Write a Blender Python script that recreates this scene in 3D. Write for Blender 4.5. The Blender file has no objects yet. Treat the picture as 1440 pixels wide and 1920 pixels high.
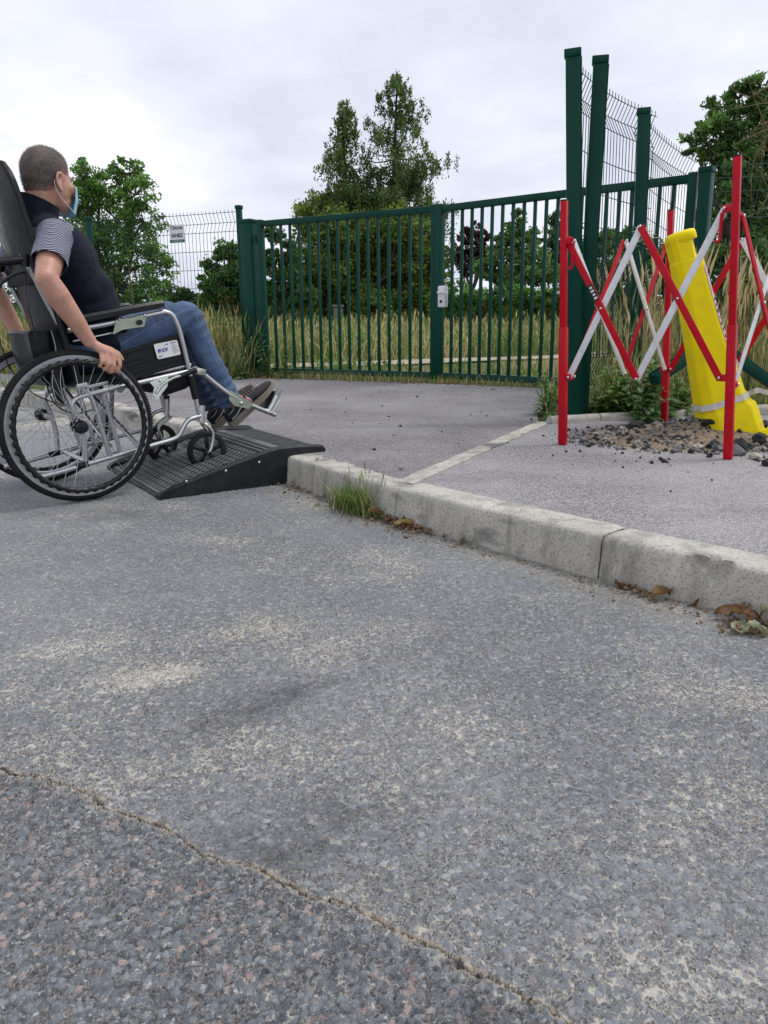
import bpy, bmesh, math, random
import numpy as np
from mathutils import Vector, Matrix, noise

random.seed(7); RNG = np.random.default_rng(7)
SC = bpy.context.scene
COL = SC.collection

# ------------------------------------------------------------------ camera
F, CX, CY, CAMH = 1443.0, 720.0, 960.0, 0.73          # photograph pixels (1440 x 1920)
_dn = Vector(((770 - CX) / F, -(6750 - CY) / F, -1)).normalized()
_up = -_dn
_fy = Vector((0, 0, -1)); _fy = (_fy - _up * _fy.dot(_up)).normalized()
_fx = _fy.cross(_up)
ROT = Matrix((_fx, _fy, _up))                          # camera axes -> world axes
cam_d = bpy.data.cameras.new('camera'); cam = bpy.data.objects.new('camera', cam_d); COL.objects.link(cam)
cam_d.sensor_fit = 'VERTICAL'; cam_d.sensor_height = 24; cam_d.lens = F / 1920 * 24
cam_d.clip_start = 0.05; cam_d.clip_end = 2000
cam.matrix_world = Matrix.Translation((0, 0, CAMH)) @ ROT.to_4x4()
SC.camera = cam

# ------------------------------------------------------------------ node helper
class NT:
    def __init__(s, tree): s.t = tree
    def n(s, kind, **kw):
        nd = s.t.nodes.new('ShaderNode' + kind)
        for k, v in kw.items():
            if k.startswith('p_'): setattr(nd, k[2:], v)
            else:
                key = int(k[1:]) if k[0] == 'i' and k[1:].isdigit() else k.replace('_', ' ')
                s.set(nd.inputs[key], v)
        return nd
    def set(s, sock, v):
        if isinstance(v, bpy.types.NodeSocket): s.t.links.new(v, sock)
        elif isinstance(v, (tuple, list)):
            sock.default_value = tuple(v) + ((1,) if len(v) == 3 and len(sock.default_value) == 4 else ())
        else: sock.default_value = v
    def mix(s, f, a, b, mode='MIX'):
        nd = s.t.nodes.new('ShaderNodeMix'); nd.data_type = 'RGBA'; nd.blend_type = mode
        s.set(nd.inputs[0], f); s.set(nd.inputs[6], a); s.set(nd.inputs[7], b); return nd.outputs[2]
    def math(s, op, a, b=0.0, clamp=False):
        nd = s.t.nodes.new('ShaderNodeMath'); nd.operation = op; nd.use_clamp = clamp
        s.set(nd.inputs[0], a); s.set(nd.inputs[1], b); return nd.outputs[0]
    def ramp(s, f, stops, interp='LINEAR'):
        nd = s.t.nodes.new('ShaderNodeValToRGB'); cr = nd.color_ramp; cr.interpolation = interp
        while len(cr.elements) < len(stops): cr.elements.new(0.5)
        for e, (p, c) in zip(cr.elements, stops):
            e.position = p; e.color = (c, c, c, 1) if isinstance(c, (int, float)) else tuple(c) + (1,)
        s.set(nd.inputs[0], f); return nd.outputs[0]
    def rng(s, v, a, b, c=0.0, d=1.0):
        nd = s.t.nodes.new('ShaderNodeMapRange'); s.set(nd.inputs[0], v)
        for i, x in enumerate((a, b, c, d)): s.set(nd.inputs[1 + i], x)
        return nd.outputs[0]
    def noise(s, vec, scale, detail=4, rough=0.6, out=0):
        nd = s.n('TexNoise', Vector=vec, Scale=scale, Detail=detail, Roughness=rough); return nd.outputs[out]
    def vor(s, vec, scale, feature='F1', rnd=1.0):
        nd = s.n('TexVoronoi', p_feature=feature, Vector=vec, Scale=scale, Randomness=rnd); return nd

# ------------------------------------------------------------------ sky and sun
SUN_EL, SUN_AZ = math.radians(62), math.radians(75)     # high, veiled, to the right
w = bpy.data.worlds.new('World'); SC.world = w; w.use_nodes = True
nt = NT(w.node_tree); w.node_tree.nodes.clear()
sky = nt.n('TexSky', p_sky_type='NISHITA', p_sun_disc=False, p_sun_elevation=SUN_EL, p_sun_rotation=SUN_AZ)
tc = nt.n('TexCoord').outputs['Generated']
# flatten the cloud deck: project the view direction onto a layer above
sep = nt.n('SeparateXYZ', Vector=tc)
den = nt.math('ADD', nt.math('MAXIMUM', sep.outputs[2], 0.0), 0.22)
cmb = nt.n('CombineXYZ', X=nt.math('DIVIDE', sep.outputs[0], den), Y=nt.math('DIVIDE', sep.outputs[1], den), Z=0.35)
big = nt.noise(cmb.outputs[0], 1.15, 3, 0.5)
fine = nt.noise(cmb.outputs[0], 2.6, 6, 0.55)
cl = nt.math('ADD', nt.math('MULTIPLY', big, 0.65), nt.math('MULTIPLY', fine, 0.35))
cloud = nt.ramp(cl, [(0.36, (6.1, 6.5, 7.75)), (0.46, (7.3, 7.65, 8.7)), (0.55, (8.4, 8.65, 9.4)), (0.66, (9.9, 9.95, 10.2))])
skyc = nt.mix(0.95, sky.outputs[0], cloud)
bg = nt.n('Background', Color=skyc, Strength=0.096)
out = nt.n('OutputWorld', Surface=bg.outputs[0])

sun_d = bpy.data.lights.new('sun', 'SUN'); sun_d.energy = 1.5; sun_d.angle = math.radians(18); sun_d.color = (1, 0.965, 0.91)
sun = bpy.data.objects.new('sun', sun_d); COL.objects.link(sun)
_sd = Vector((math.sin(SUN_AZ) * math.cos(SUN_EL), math.cos(SUN_AZ) * math.cos(SUN_EL), math.sin(SUN_EL)))
sun.rotation_euler = _sd.to_track_quat('Z', 'Y').to_euler(); sun.location = (0, 0, 20)
SC.cycles.max_bounces = 6; SC.cycles.diffuse_bounces = 3; SC.cycles.glossy_bounces = 3
vs = SC.view_settings; vs.view_transform = 'Standard'; vs.look = 'None'; vs.exposure = 0.24; vs.gamma = 1.0; vs.use_curve_mapping = False

# ------------------------------------------------------------------ pixel helpers (a pixel gives a direction only)
def ray(px, py): return ROT @ Vector(((px - CX) / F, -(py - CY) / F, -1))
CAMP = Vector((0, 0, CAMH))
def G(px, py, z=0.0):                                   # where the ray meets the level z
    d = ray(px, py); return CAMP + d * ((z - CAMH) / d.z)
def AY(px, py, Y):                                      # where the ray meets the vertical plane at distance Y
    d = ray(px, py); return CAMP + d * (Y / d.y)
def on_plane(px, py, p0, nrm):
    d = ray(px, py); return CAMP + d * ((p0 - CAMP).dot(nrm) / d.dot(nrm))
PAVE = 0.13                                             # height of the kerb and pavement over the road

# ------------------------------------------------------------------ mesh helpers
def V3(a): return Vector(a)
def spl(pts, n=6, closed=False):                        # Catmull-Rom
    P = [Vector(p) for p in pts]; m = len(P); out = []
    for i in range(m if closed else m - 1):
        p0, p1, p2, p3 = (P[(i + k) % m] if closed else P[min(max(i + k, 0), m - 1)] for k in (-1, 0, 1, 2))
        for j in range(n):
            t = j / n
            out.append(0.5 * (2 * p1 + (p2 - p0) * t + (2 * p0 - 5 * p1 + 4 * p2 - p3) * t * t + (3 * p1 - p0 - 3 * p2 + p3) * t ** 3))
    if not closed: out.append(P[-1])
    return out

class MB:
    def __init__(s): s.v = []; s.f = []
    def add(s, vs, fs):
        o = len(s.v); s.v += [tuple(v) for v in vs]; s.f += [tuple(i + o for i in f) for f in fs]; return s
    def box(s, c, size, rot=None, bev=0.0):
        bm = bmesh.new(); bmesh.ops.create_cube(bm, size=1)
        for v in bm.verts: v.co = Vector((v.co.x * size[0], v.co.y * size[1], v.co.z * size[2]))
        if bev: bmesh.ops.bevel(bm, geom=bm.edges[:], offset=bev, segments=2, profile=0.5, affect='EDGES')
        M = rot if rot is not None else Matrix.Identity(3)
        bm.verts.index_update()
        s.add([M @ v.co + Vector(c) for v in bm.verts], [[v.index for v in f.verts] for f in bm.faces]); bm.free(); return s
    def bar(s, p0, p1, w, h, up=(0, 0, 1), bev=0.0):     # rectangular bar: w across (sideways), h along 'up'
        p0, p1 = Vector(p0), Vector(p1); d = (p1 - p0); L = d.length; d.normalize()
        side = d.cross(Vector(up))
        side = side.normalized() if side.length > 1e-6 else Vector((1, 0, 0))
        u = side.cross(d)
        return s.box((p0 + p1) / 2, (L, w, h), Matrix((d, side, u)).transposed(), bev)
    def tube(s, pts, r, n=8, cap=True, closed=False):
        P = [Vector(p) for p in pts]; m = len(P); R = r if isinstance(r, (list, tuple, np.ndarray)) else [r] * m
        T = []
        for i in range(m):
            a = P[i - 1] if (i > 0 or closed) else P[i]; b = P[(i + 1) % m] if (i < m - 1 or closed) else P[i]
            T.append((b - a).normalized())
        ref = Vector((0, 0, 1)) if abs(T[0].z) < 0.9 else Vector((1, 0, 0))
        u = T[0].cross(ref).normalized(); vs = []
        for i in range(m):
            if i:
                q = T[i - 1].rotation_difference(T[i]); u = q @ u
            u = (u - T[i] * u.dot(T[i])).normalized(); v = T[i].cross(u)
            for k in range(n):
                a = 2 * math.pi * k / n
                vs.append(P[i] + (u * math.cos(a) + v * math.sin(a)) * R[i])
        fs = []
        for i in range(m if closed else m - 1):
            j = (i + 1) % m
            for k in range(n):
                fs.append((i * n + k, i * n + (k + 1) % n, j * n + (k + 1) % n, j * n + k))
        if cap and not closed:
            fs.append(tuple(range(n - 1, -1, -1))); fs.append(tuple((m - 1) * n + k for k in range(n)))
        return s.add(vs, fs)
    def cyl(s, p0, p1, r0, r1=None, n=16): return s.tube([p0, p1], [r0, r0 if r1 is None else r1], n)
    def ell(s, c, rad, rot=None, nu=20, nv=12):
        M = rot if rot is not None else Matrix.Identity(3); c = Vector(c); vs = []; fs = []
        vs.append(c + M @ Vector((0, 0, rad[2])))
        for i in range(1, nv):
            t = math.pi * i / nv
            for k in range(nu):
                a = 2 * math.pi * k / nu
                vs.append(c + M @ Vector((rad[0] * math.sin(t) * math.cos(a), rad[1] * math.sin(t) * math.sin(a), rad[2] * math.cos(t))))
        vs.append(c - M @ Vector((0, 0, rad[2])))
        for k in range(nu):
            fs.append((0, 1 + k, 1 + (k + 1) % nu)); b = 1 + (nv - 2) * nu
            fs.append((b + k, len(vs) - 1, b + (k + 1) % nu))
        for i in range(nv - 2):
            for k in range(nu):
                fs.append((1 + i * nu + k, 1 + (i + 1) * nu + k, 1 + (i + 1) * nu + (k + 1) % nu, 1 + i * nu + (k + 1) % nu))
        return s.add(vs, fs)
    def loft(s, rings, cap=True, closed=True):
        n = len(rings[0]); vs = [v for r in rings for v in r]; fs = []
        for i in range(len(rings) - 1):
            for k in range(n if closed else n - 1):
                fs.append((i * n + k, i * n + (k + 1) % n, (i + 1) * n + (k + 1) % n, (i + 1) * n + k))
        if cap and closed:
            fs.append(tuple(range(n - 1, -1, -1))); fs.append(tuple((len(rings) - 1) * n + k for k in range(n)))
        return s.add(vs, fs)
    def prism(s, poly, axis, th):                       # planar outline (3D points) thickened by th along axis
        a = Vector(axis).normalized() * th; n = len(poly); P = [Vector(p) for p in poly]
        return s.add(P + [p + a for p in P], [tuple(range(n - 1, -1, -1)), tuple(range(n, 2 * n))] + [(i, (i + 1) % n, n + (i + 1) % n, n + i) for i in range(n)])
    def mesh(s, name, ang=40):
        me = bpy.data.meshes.new(name); me.from_pydata(s.v, [], s.f); me.validate()
        bm = bmesh.new(); bm.from_mesh(me); bmesh.ops.recalc_face_normals(bm, faces=bm.faces[:]); bm.to_mesh(me); bm.free()
        if ang: me.shade_smooth(); me.set_sharp_from_angle(angle=math.radians(ang))
        return me
    def build(s, name, mat, parent=None, ang=40): return obj(name, s.mesh(name, ang), mat, parent)

def obj(name, me, mat=None, parent=None):
    o = bpy.data.objects.new(name, me); COL.objects.link(o)
    if mat is not None and me is not None and not len(me.materials): me.materials.append(mat)
    if parent is not None: o.parent = parent
    return o
def tag(o, label, cat, group=None, kind=None):
    o['label'] = label; o['category'] = cat
    if group: o['group'] = group
    if kind: o['kind'] = kind
    return o
def thing(name, label, cat, loc=(0, 0, 0), group=None, mw=None):
    o = bpy.data.objects.new(name, None); COL.objects.link(o); o.empty_display_size = 0.1
    if mw is not None: o.matrix_world = mw
    else: o.location = loc
    return tag(o, label, cat, group)
def np_mesh(name, V, Fc, mat, cols=None, nper=4, parent=None, smooth=False):
    V = np.asarray(V, dtype=np.float32).reshape(-1, 3); Fc = np.asarray(Fc, dtype=np.int32).reshape(-1, nper)
    me = bpy.data.meshes.new(name); me.vertices.add(len(V)); me.vertices.foreach_set('co', V.ravel())
    me.loops.add(Fc.size); me.loops.foreach_set('vertex_index', Fc.ravel())
    me.polygons.add(len(Fc)); me.polygons.foreach_set('loop_start', np.arange(0, Fc.size, nper, dtype=np.int32))
    me.polygons.foreach_set('use_smooth', np.full(len(Fc), smooth))
    if cols is not None:
        a = me.color_attributes.new('tint', 'FLOAT_COLOR', 'POINT'); c = np.ones((len(V), 4), dtype=np.float32); c[:, :3] = cols
        a.data.foreach_set('color', c.ravel())
    me.update(); me.validate()
    return obj(name, me, mat, parent)

# ------------------------------------------------------------------ materials
def new_mat(name):
    m = bpy.data.materials.new(name); m.use_nodes = True; m.node_tree.nodes.clear(); return m, NT(m.node_tree)
def finish(n, bsdf): n.n('OutputMaterial', Surface=bsdf)
def plain(name, col, rough=0.5, metal=0.0, var=0.12, vs=9.0, bump=0.0, bs=150.0, spec=0.5, sheen=0.0, dirt=None, dirt_amt=0.0, dscale=6.0, coat=0.0, rvar=0.1):
    m, n = new_mat(name); co = n.n('TexCoord').outputs['Object']
    nz = n.noise(co, vs, 5, 0.65)
    base = n.mix(n.ramp(nz, [(0.3, 0.0), (0.7, 1.0)]), tuple(c * (1 - var) for c in col), tuple(min(1, c * (1 + var)) for c in col))
    if dirt:
        dn = n.noise(co, dscale, 7, 0.7)
        base = n.mix(n.math('MULTIPLY', n.ramp(dn, [(0.48, 0.0), (0.66, 1.0)]), dirt_amt), base, dirt)
    rn = n.rng(n.noise(co, vs * 3, 4), 0.3, 0.7, max(0, rough - rvar), min(1, rough + rvar))
    kw = dict(Base_Color=base, Roughness=rn, Metallic=metal, Specular_IOR_Level=spec, Sheen_Weight=sheen, Coat_Weight=coat)
    if bump:
        kw['Normal'] = n.n('Bump', Strength=bump, Distance=0.004, Height=n.noise(co, bs, 4, 0.6)).outputs[0]
    finish(n, n.n('BsdfPrincipled', **kw).outputs[0]); return m

M_GREEN = plain('green_coated_steel', (0.002, 0.048, 0.032), 0.36, var=0.15, vs=4, spec=0.15, dirt=(0.012, 0.065, 0.045), dirt_amt=0.2)
M_WIRE = plain('green_wire', (0.008, 0.045, 0.034), 0.5, spec=0.25)
M_RED = plain('red_painted_steel', (0.50, 0.002, 0.014), 0.42, var=0.14, vs=9, spec=0.2, dirt=(0.26, 0.035, 0.035), dirt_amt=0.4, dscale=38)
M_WHITEBAR = plain('white_painted_bar', (0.72, 0.73, 0.74), 0.4, var=0.05, dirt=(0.4, 0.39, 0.36), dirt_amt=0.35, dscale=35)
M_CHROME = plain('bright_bolt', (0.6, 0.6, 0.6), 0.25, 1.0)
M_SILVER = plain('silver_powder_coated_tube', (0.56, 0.57, 0.59), 0.3, 0.85, var=0.05)
M_ZINC = plain('zinc_plated_steel', (0.55, 0.6, 0.55), 0.28, 0.9, var=0.15, vs=40)
M_BRACKET = plain('passivated_bracket', (0.36, 0.42, 0.33), 0.36, 0.75, var=0.15, vs=30)
M_RIM = plain('grey_wheel_rim', (0.42, 0.44, 0.46), 0.38, 0.5, var=0.06)
M_BLACKP = plain('black_plastic', (0.008, 0.008, 0.01), 0.36, var=0.2, spec=0.35)
M_TYRE = plain('black_rubber', (0.011, 0.011, 0.013), 0.65, var=0.2, bump=0.2, bs=600, dirt=(0.06, 0.057, 0.053), dirt_amt=0.25, dscale=20, spec=0.25)
M_VINYL = plain('black_vinyl', (0.008, 0.009, 0.011), 0.33, var=0.25, vs=14, bump=0.3, bs=22, spec=0.28)
M_CLOTHBLK = plain('black_webbing', (0.01, 0.01, 0.012), 0.85, bump=0.3, bs=500)
M_WHITEP = plain('white_plastic', (0.72, 0.73, 0.74), 0.4, var=0.04)
M_TEXT = plain('black_print', (0.01, 0.01, 0.012), 0.6)
M_BLUE = plain('blue_print', (0.03, 0.03, 0.32), 0.6)
M_GREY_PRINT = plain('grey_print', (0.25, 0.27, 0.3), 0.6)
M_GREENP = plain('green_print', (0.01, 0.14, 0.08), 0.6)
M_RAMP = plain('black_moulded_rubber', (0.013, 0.014, 0.018), 0.5, var=0.25, vs=7, bump=0.2, bs=260, spec=0.25, dirt=(0.06, 0.06, 0.06), dirt_amt=0.3, dscale=12)
M_TREAD = plain('worn_rubber_tread', (0.13, 0.132, 0.14), 0.62, var=0.3, vs=16, bump=0.3, bs=300, dirt=(0.17, 0.165, 0.16), dirt_amt=0.5, dscale=14)
M_YELLOW = plain('yellow_moulded_plastic', (0.86, 0.70, 0.0), 0.45, var=0.03, vs=3, spec=0.2, dirt=(0.55, 0.42, 0.03), dirt_amt=0.3, dscale=16)
M_TAPE = plain('dirty_white_tape', (0.6, 0.58, 0.52), 0.5, var=0.1, dirt=(0.2, 0.17, 0.12), dirt_amt=0.6, dscale=25)
M_BARK = plain('bark', (0.045, 0.037, 0.03), 0.9, var=0.4, vs=8, bump=0.6, bs=30)
M_TWIG = plain('dead_twig', (0.2, 0.13, 0.07), 0.9, var=0.3)
M_STONE = plain('pale_stone', (0.42, 0.38, 0.32), 0.9, var=0.25, vs=60, bump=0.4, bs=120)
M_GRITB = plain('asphalt_crumb', (0.02, 0.02, 0.022), 0.85, var=0.4, vs=80, bump=0.6, bs=200)
M_GRITG = plain('grey_stone', (0.16, 0.16, 0.165), 0.9, var=0.4, vs=60, bump=0.4, bs=150)
M_BRICK = plain('brick', (0.26, 0.11, 0.07), 0.9, var=0.25, vs=20, bump=0.3, bs=100)

def concrete(name, col):
    m, n = new_mat(name); co = n.n('TexCoord').outputs['Object']
    a = n.noise(co, 5, 8, 0.7); b = n.noise(co, 130, 3, 0.7); st = n.noise(n.n('Mapping', Vector=co, Scale=(1, 1, 0.25)).outputs[0], 9, 6, 0.7)
    c = n.mix(n.ramp(a, [(0.3, 0.0), (0.7, 1.0)]), tuple(x * 0.8 for x in col), tuple(x * 1.15 for x in col))
    c = n.mix(n.ramp(b, [(0.36, 0.75), (0.5, 0.0)]), c, tuple(x * 0.4 for x in col)); c = n.mix(n.ramp(n.noise(co, 210, 2, 0.6), [(0.6, 0.0), (0.7, 0.5)]), c, tuple(min(1, x * 1.35) for x in col))
    c = n.mix(n.ramp(st, [(0.46, 0.0), (0.68, 0.75)]), c, (0.13, 0.125, 0.105))
    sc = n.noise(n.n('Mapping', Vector=co, Scale=(1, 1, 3)).outputs[0], 2.3, 3, 0.5)
    c = n.mix(n.ramp(sc, [(0.62, 0.0), (0.70, 0.75)]), c, (0.05, 0.05, 0.052))
    pit = n.vor(co, 90)
    h = n.math('ADD', n.math('MULTIPLY', b, 0.7), n.math('MULTIPLY', n.ramp(pit.outputs[0], [(0.0, 0.0), (0.25, 1.0)]), 0.5))
    bp = n.n('Bump', Strength=0.7, Distance=0.003, Height=h)
    finish(n, n.n('BsdfPrincipled', Base_Color=c, Roughness=0.9, Normal=bp.outputs[0]).outputs[0]); return m
M_KERB = concrete('kerb_concrete', (0.50, 0.475, 0.42))
M_EDGING = concrete('edging_concrete', (0.50, 0.475, 0.42))

def asphalt_old():
    """Worn road: stones of several kinds in dark binder, beige sand in the pores; masks come from the mesh."""
    m, n = new_mat('worn_asphalt'); co = n.n('TexCoord').outputs['Object']
    at = n.n('Attribute', p_attribute_name='masks'); sp = n.n('SeparateColor', Color=at.outputs['Color'])
    sand, dark, gut = sp.outputs[0], sp.outputs[1], sp.outputs[2]
    cr = n.n('Attribute', p_attribute_name='crack').outputs['Fac']
    wob = n.math('MULTIPLY', n.math('SUBTRACT', n.noise(co, 14, 3, 0.6), 0.5), 0.05)
    d = n.math('ADD', cr, wob)                         # > 0 beyond the joint, < 0 on the camera side
    near = n.rng(d, 0.01, -0.02)
    wv = n.n('VectorMath', p_operation='ADD', i0=co, i1=n.n('VectorMath', p_operation='SCALE', i0=n.noise(co, 170, 3, 0.75, 1), Scale=0.0095).outputs[0]).outputs[0]
    va = n.vor(wv, 108); vb = n.vor(wv, 250)
    cell = n.n('SeparateColor', Color=va.outputs[1]); cell2 = n.n('SeparateColor', Color=vb.outputs[1])
    bigst = n.ramp(cell.outputs[2], [(0.52, 0.0), (0.54, 1.0)])               # some stones are large, the rest is fine chippings
    ca = n.ramp(cell.outputs[0], [(0.0, (0.04, 0.047, 0.06)), (0.35, (0.085, 0.102, 0.125)), (0.75, (0.15, 0.172, 0.20)), (0.95, (0.25, 0.27, 0.29)), (1.0, (0.36, 0.365, 0.37))])
    ca = n.mix(n.math('MULTIPLY', n.ramp(cell.outputs[1], [(0.90, 0.0), (0.92, 1.0)]), n.rng(near, 0, 1, 0.3, 0.85)), ca, (0.40, 0.265, 0.235))
    cb = n.ramp(cell2.outputs[0], [(0.0, (0.025, 0.028, 0.034)), (0.35, (0.10, 0.11, 0.125)), (0.7, (0.20, 0.21, 0.225)), (0.93, (0.32, 0.325, 0.33)), (1.0, (0.6, 0.6, 0.58))])
    cb = n.mix(n.math('MULTIPLY', n.ramp(cell2.outputs[1], [(0.80, 0.0), (0.83, 1.0)]), n.rng(near, 0, 1, 0.35, 0.8)), cb, (0.37, 0.28, 0.225))
    stone = n.mix(bigst, cb, ca)
    dst = n.mix(bigst, vb.outputs[0], va.outputs[0])
    gap = n.ramp(dst, [(0.5, 0.0), (0.8, 1.0)])
    binder = (0.04, 0.041, 0.044)
    c = n.mix(n.math('MULTIPLY', gap, n.rng(near, 0, 1, 0.5, 0.6)), stone, binder)
    c = n.mix(n.rng(n.noise(co, 420, 2, 0.7), 0.3, 0.7, 0.0, 0.22), c, (0.32, 0.32, 0.325))
    # sand lodged in the pores, denser in patches
    sn = n.noise(co, 42, 3, 0.75); sl = n.noise(co, 2.2, 2, 0.6)
    amt = n.math('ADD', n.math('MULTIPLY', n.rng(sl, 0.4, 0.7), n.rng(near, 1, 0, 0.05, 0.26)), n.math('MULTIPLY', sand, 0.45))
    thr = n.math('ADD', n.math('ADD', n.math('MULTIPLY', sn, 0.6), n.math('MULTIPLY', dst, 0.62)), amt)
    sm = n.math('MULTIPLY', n.rng(thr, 0.82, 0.92), 0.92)
    c = n.mix(sm, c, n.mix(n.noise(co, 500, 2), (0.44, 0.40, 0.33), (0.64, 0.59, 0.51)))
    c = n.mix(n.math('MULTIPLY', gut, n.rng(n.noise(co, 26, 4, 0.75), 0.32, 0.62)), c, (0.33, 0.30, 0.235))
    # broad wear: lighter and darker areas, oily patches
    wr = n.noise(co, 1.3, 3, 0.6); c = n.mix(n.math('MULTIPLY', n.rng(wr, 0.3, 0.7, 0.04, 0.36), n.rng(near, 1, 0, 0.7, 1.0)), c, (0.40, 0.41, 0.43))
    dm = n.math('MULTIPLY', dark, n.rng(n.noise(co, 9, 3, 0.7), 0.3, 0.6))
    c = n.mix(n.math('MULTIPLY', dm, 0.75), c, (0.05, 0.05, 0.055))
    # the open joint
    ad = n.math('ABSOLUTE', d)
    lip = n.rng(ad, 0.008, 0.002); slit = n.rng(n.math('ADD', ad, n.math('MULTIPLY', n.noise(co, 30, 3), 0.006)), 0.0046, 0.0032)
    c = n.mix(n.math('MULTIPLY', lip, n.rng(n.noise(co, 25, 4, 0.7), 0.38, 0.52)), c, (0.42, 0.36, 0.29))
    c = n.mix(n.math('MULTIPLY', slit, n.rng(n.noise(co, 7, 3), 0.44, 0.56)), c, (0.03, 0.029, 0.028))
    hs = n.math('MULTIPLY', n.math('SUBTRACT', n.math('ADD', 0.75, n.math('MULTIPLY', bigst, 0.3)), n.math('MULTIPLY', dst, 1.2)), n.rng(near, 0, 1, 0.6, 1.0))
    h = n.math('ADD', n.math('ADD', hs, n.math('MULTIPLY', n.noise(co, 260, 3), 0.35)), n.math('MULTIPLY', slit, -3.0))
    h = n.math('ADD', h, n.math('MULTIPLY', sm, -0.25)); h = n.math('ADD', h, n.math('MULTIPLY', near, -0.8))
    dp = n.n('Displacement', Height=h, Midlevel=0.4, Scale=0.0060)
    ro = n.mix(n.math('MULTIPLY', sm, 1.0), (0.62, 0.62, 0.62), (0.95, 0.95, 0.95))
    n.n('OutputMaterial', Surface=n.n('BsdfPrincipled', Base_Color=c, Roughness=ro, Specular_IOR_Level=0.45).outputs[0], Displacement=dp.outputs[0]); m.displacement_method = 'BOTH'; return m
M_ROAD = asphalt_old()

def asphalt_new(name, lo, hi, dusty):
    m, n = new_mat(name); co = n.n('TexCoord').outputs['Object']
    va = n.vor(co, 170); cell = n.n('SeparateColor', Color=va.outputs[1])
    c = n.mix(cell.outputs[0], lo, hi)
    c = n.mix(n.ramp(cell.outputs[1], [(0.93, 0.0), (0.96, 0.7)]), c, (0.36, 0.35, 0.35))
    c = n.mix(n.ramp(va.outputs[0], [(0.3, 0.0), (0.6, 0.7)]), c, tuple(x * 0.35 for x in lo))
    du = n.noise(co, 1.1, 6, 0.65); c = n.mix(n.rng(du, 0.42, 0.72, 0.0, dusty), c, (0.42, 0.41, 0.415))
    st = n.noise(n.n('Mapping', Vector=co, Rotation=(0, 0, 0.6), Scale=(0.5, 2.4, 1)).outputs[0], 1.6, 5, 0.6)
    c = n.mix(n.rng(st, 0.55, 0.75, 0.0, 0.4), c, tuple(x * 0.5 for x in lo))
    h = n.math('ADD', n.math('SUBTRACT', 1.0, va.outputs[0]), n.math('MULTIPLY', n.noise(co, 300, 3), 0.4))
    bp = n.n('Bump', Strength=0.6, Distance=0.002, Height=h)
    finish(n, n.n('BsdfPrincipled', Base_Color=c, Roughness=0.82, Normal=bp.outputs[0], Specular_IOR_Level=0.4).outputs[0]); return m
M_DRIVE = asphalt_new('driveway_asphalt', (0.125, 0.118, 0.123), (0.40, 0.38, 0.39), 0.4)
M_PAVE = asphalt_new('pavement_asphalt', (0.19, 0.182, 0.19), (0.52, 0.50, 0.515), 0.5)

def soil():
    m, n = new_mat('earth_and_turf'); co = n.n('TexCoord').outputs['Object']
    a = n.noise(co, 0.8, 7, 0.7); b = n.noise(co, 14, 6, 0.75)
    c = n.mix(n.rng(a, 0.35, 0.65), (0.07, 0.085, 0.028), (0.2, 0.165, 0.085)); c = n.mix(n.rng(b, 0.45, 0.75, 0, 0.6), c, (0.12, 0.095, 0.055))
    bp = n.n('Bump', Strength=0.8, Distance=0.03, Height=b)
    finish(n, n.n('BsdfPrincipled', Base_Color=c, Roughness=0.95, Normal=bp.outputs[0]).outputs[0]); return m
M_SOIL = soil()
M_GRAVEL = plain('gravel_path', (0.36, 0.31, 0.235), 0.95, var=0.25, vs=3, bump=0.5, bs=60)
M_SAND = plain('sandy_rubble', (0.23, 0.175, 0.12), 0.95, var=0.35, vs=30, bump=0.9, bs=120)

def leafy(name, trans=0.35, rough=0.5):
    m, n = new_mat(name); c = n.n('Attribute', p_attribute_name='tint').outputs['Color']
    d = n.n('BsdfPrincipled', Base_Color=c, Roughness=rough, Specular_IOR_Level=0.4)
    t = n.n('BsdfTranslucent', Color=n.mix(1.0, c, (1.2, 1.25, 0.7), 'MULTIPLY'))
    mx = n.n('MixShader', Fac=trans, i1=d.outputs[0], i2=t.outputs[0]); finish(n, mx.outputs[0]); return m
M_LEAF = leafy('tree_leaves'); M_GRASS = leafy('grass_blades', 0.25, 0.6); M_DEAD = leafy('dry_leaf', 0.2, 0.7)

# ================================================================== THE SETTING
# kerb line on the ground (front edge), running away from the camera to the left
KP = [(16, -15.4), (6, -4.2), (3.2, -0.75), (1.8, 0.82), (0.935, 1.77), (0.613, 2.105), (0.04, 2.772), (-0.378, 3.384), (-1.205, 4.60),
      (-1.95, 5.63), (-2.5, 6.28), (-3.155, 6.93), (-4.2, 7.6), (-6.2, 8.6), (-14, 11.8), (-40, 22)]
kline = [p.xy for p in spl([(x, y, 0) for x, y in KP], 24)]
karr = np.array([(p.x, p.y) for p in kline])
kseg = np.linalg.norm(np.diff(karr, axis=0), axis=1); karc = np.concatenate([[0], np.cumsum(kseg)])
def kat(s):                                             # point, tangent (away), outward normal (towards the pavement)
    x = np.interp(s, karc, karr[:, 0]); y = np.interp(s, karc, karr[:, 1])
    x2 = np.interp(s + 0.03, karc, karr[:, 0]); y2 = np.interp(s + 0.03, karc, karr[:, 1])
    x1 = np.interp(s - 0.03, karc, karr[:, 0]); y1 = np.interp(s - 0.03, karc, karr[:, 1])
    t = Vector((x2 - x1, y2 - y1)).normalized(); return Vector((x, y)), t, Vector((t.y, -t.x))
def karc_of(x, y): i = np.argmin((karr[:, 0] - x) ** 2 + (karr[:, 1] - y) ** 2); return karc[i]
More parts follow.
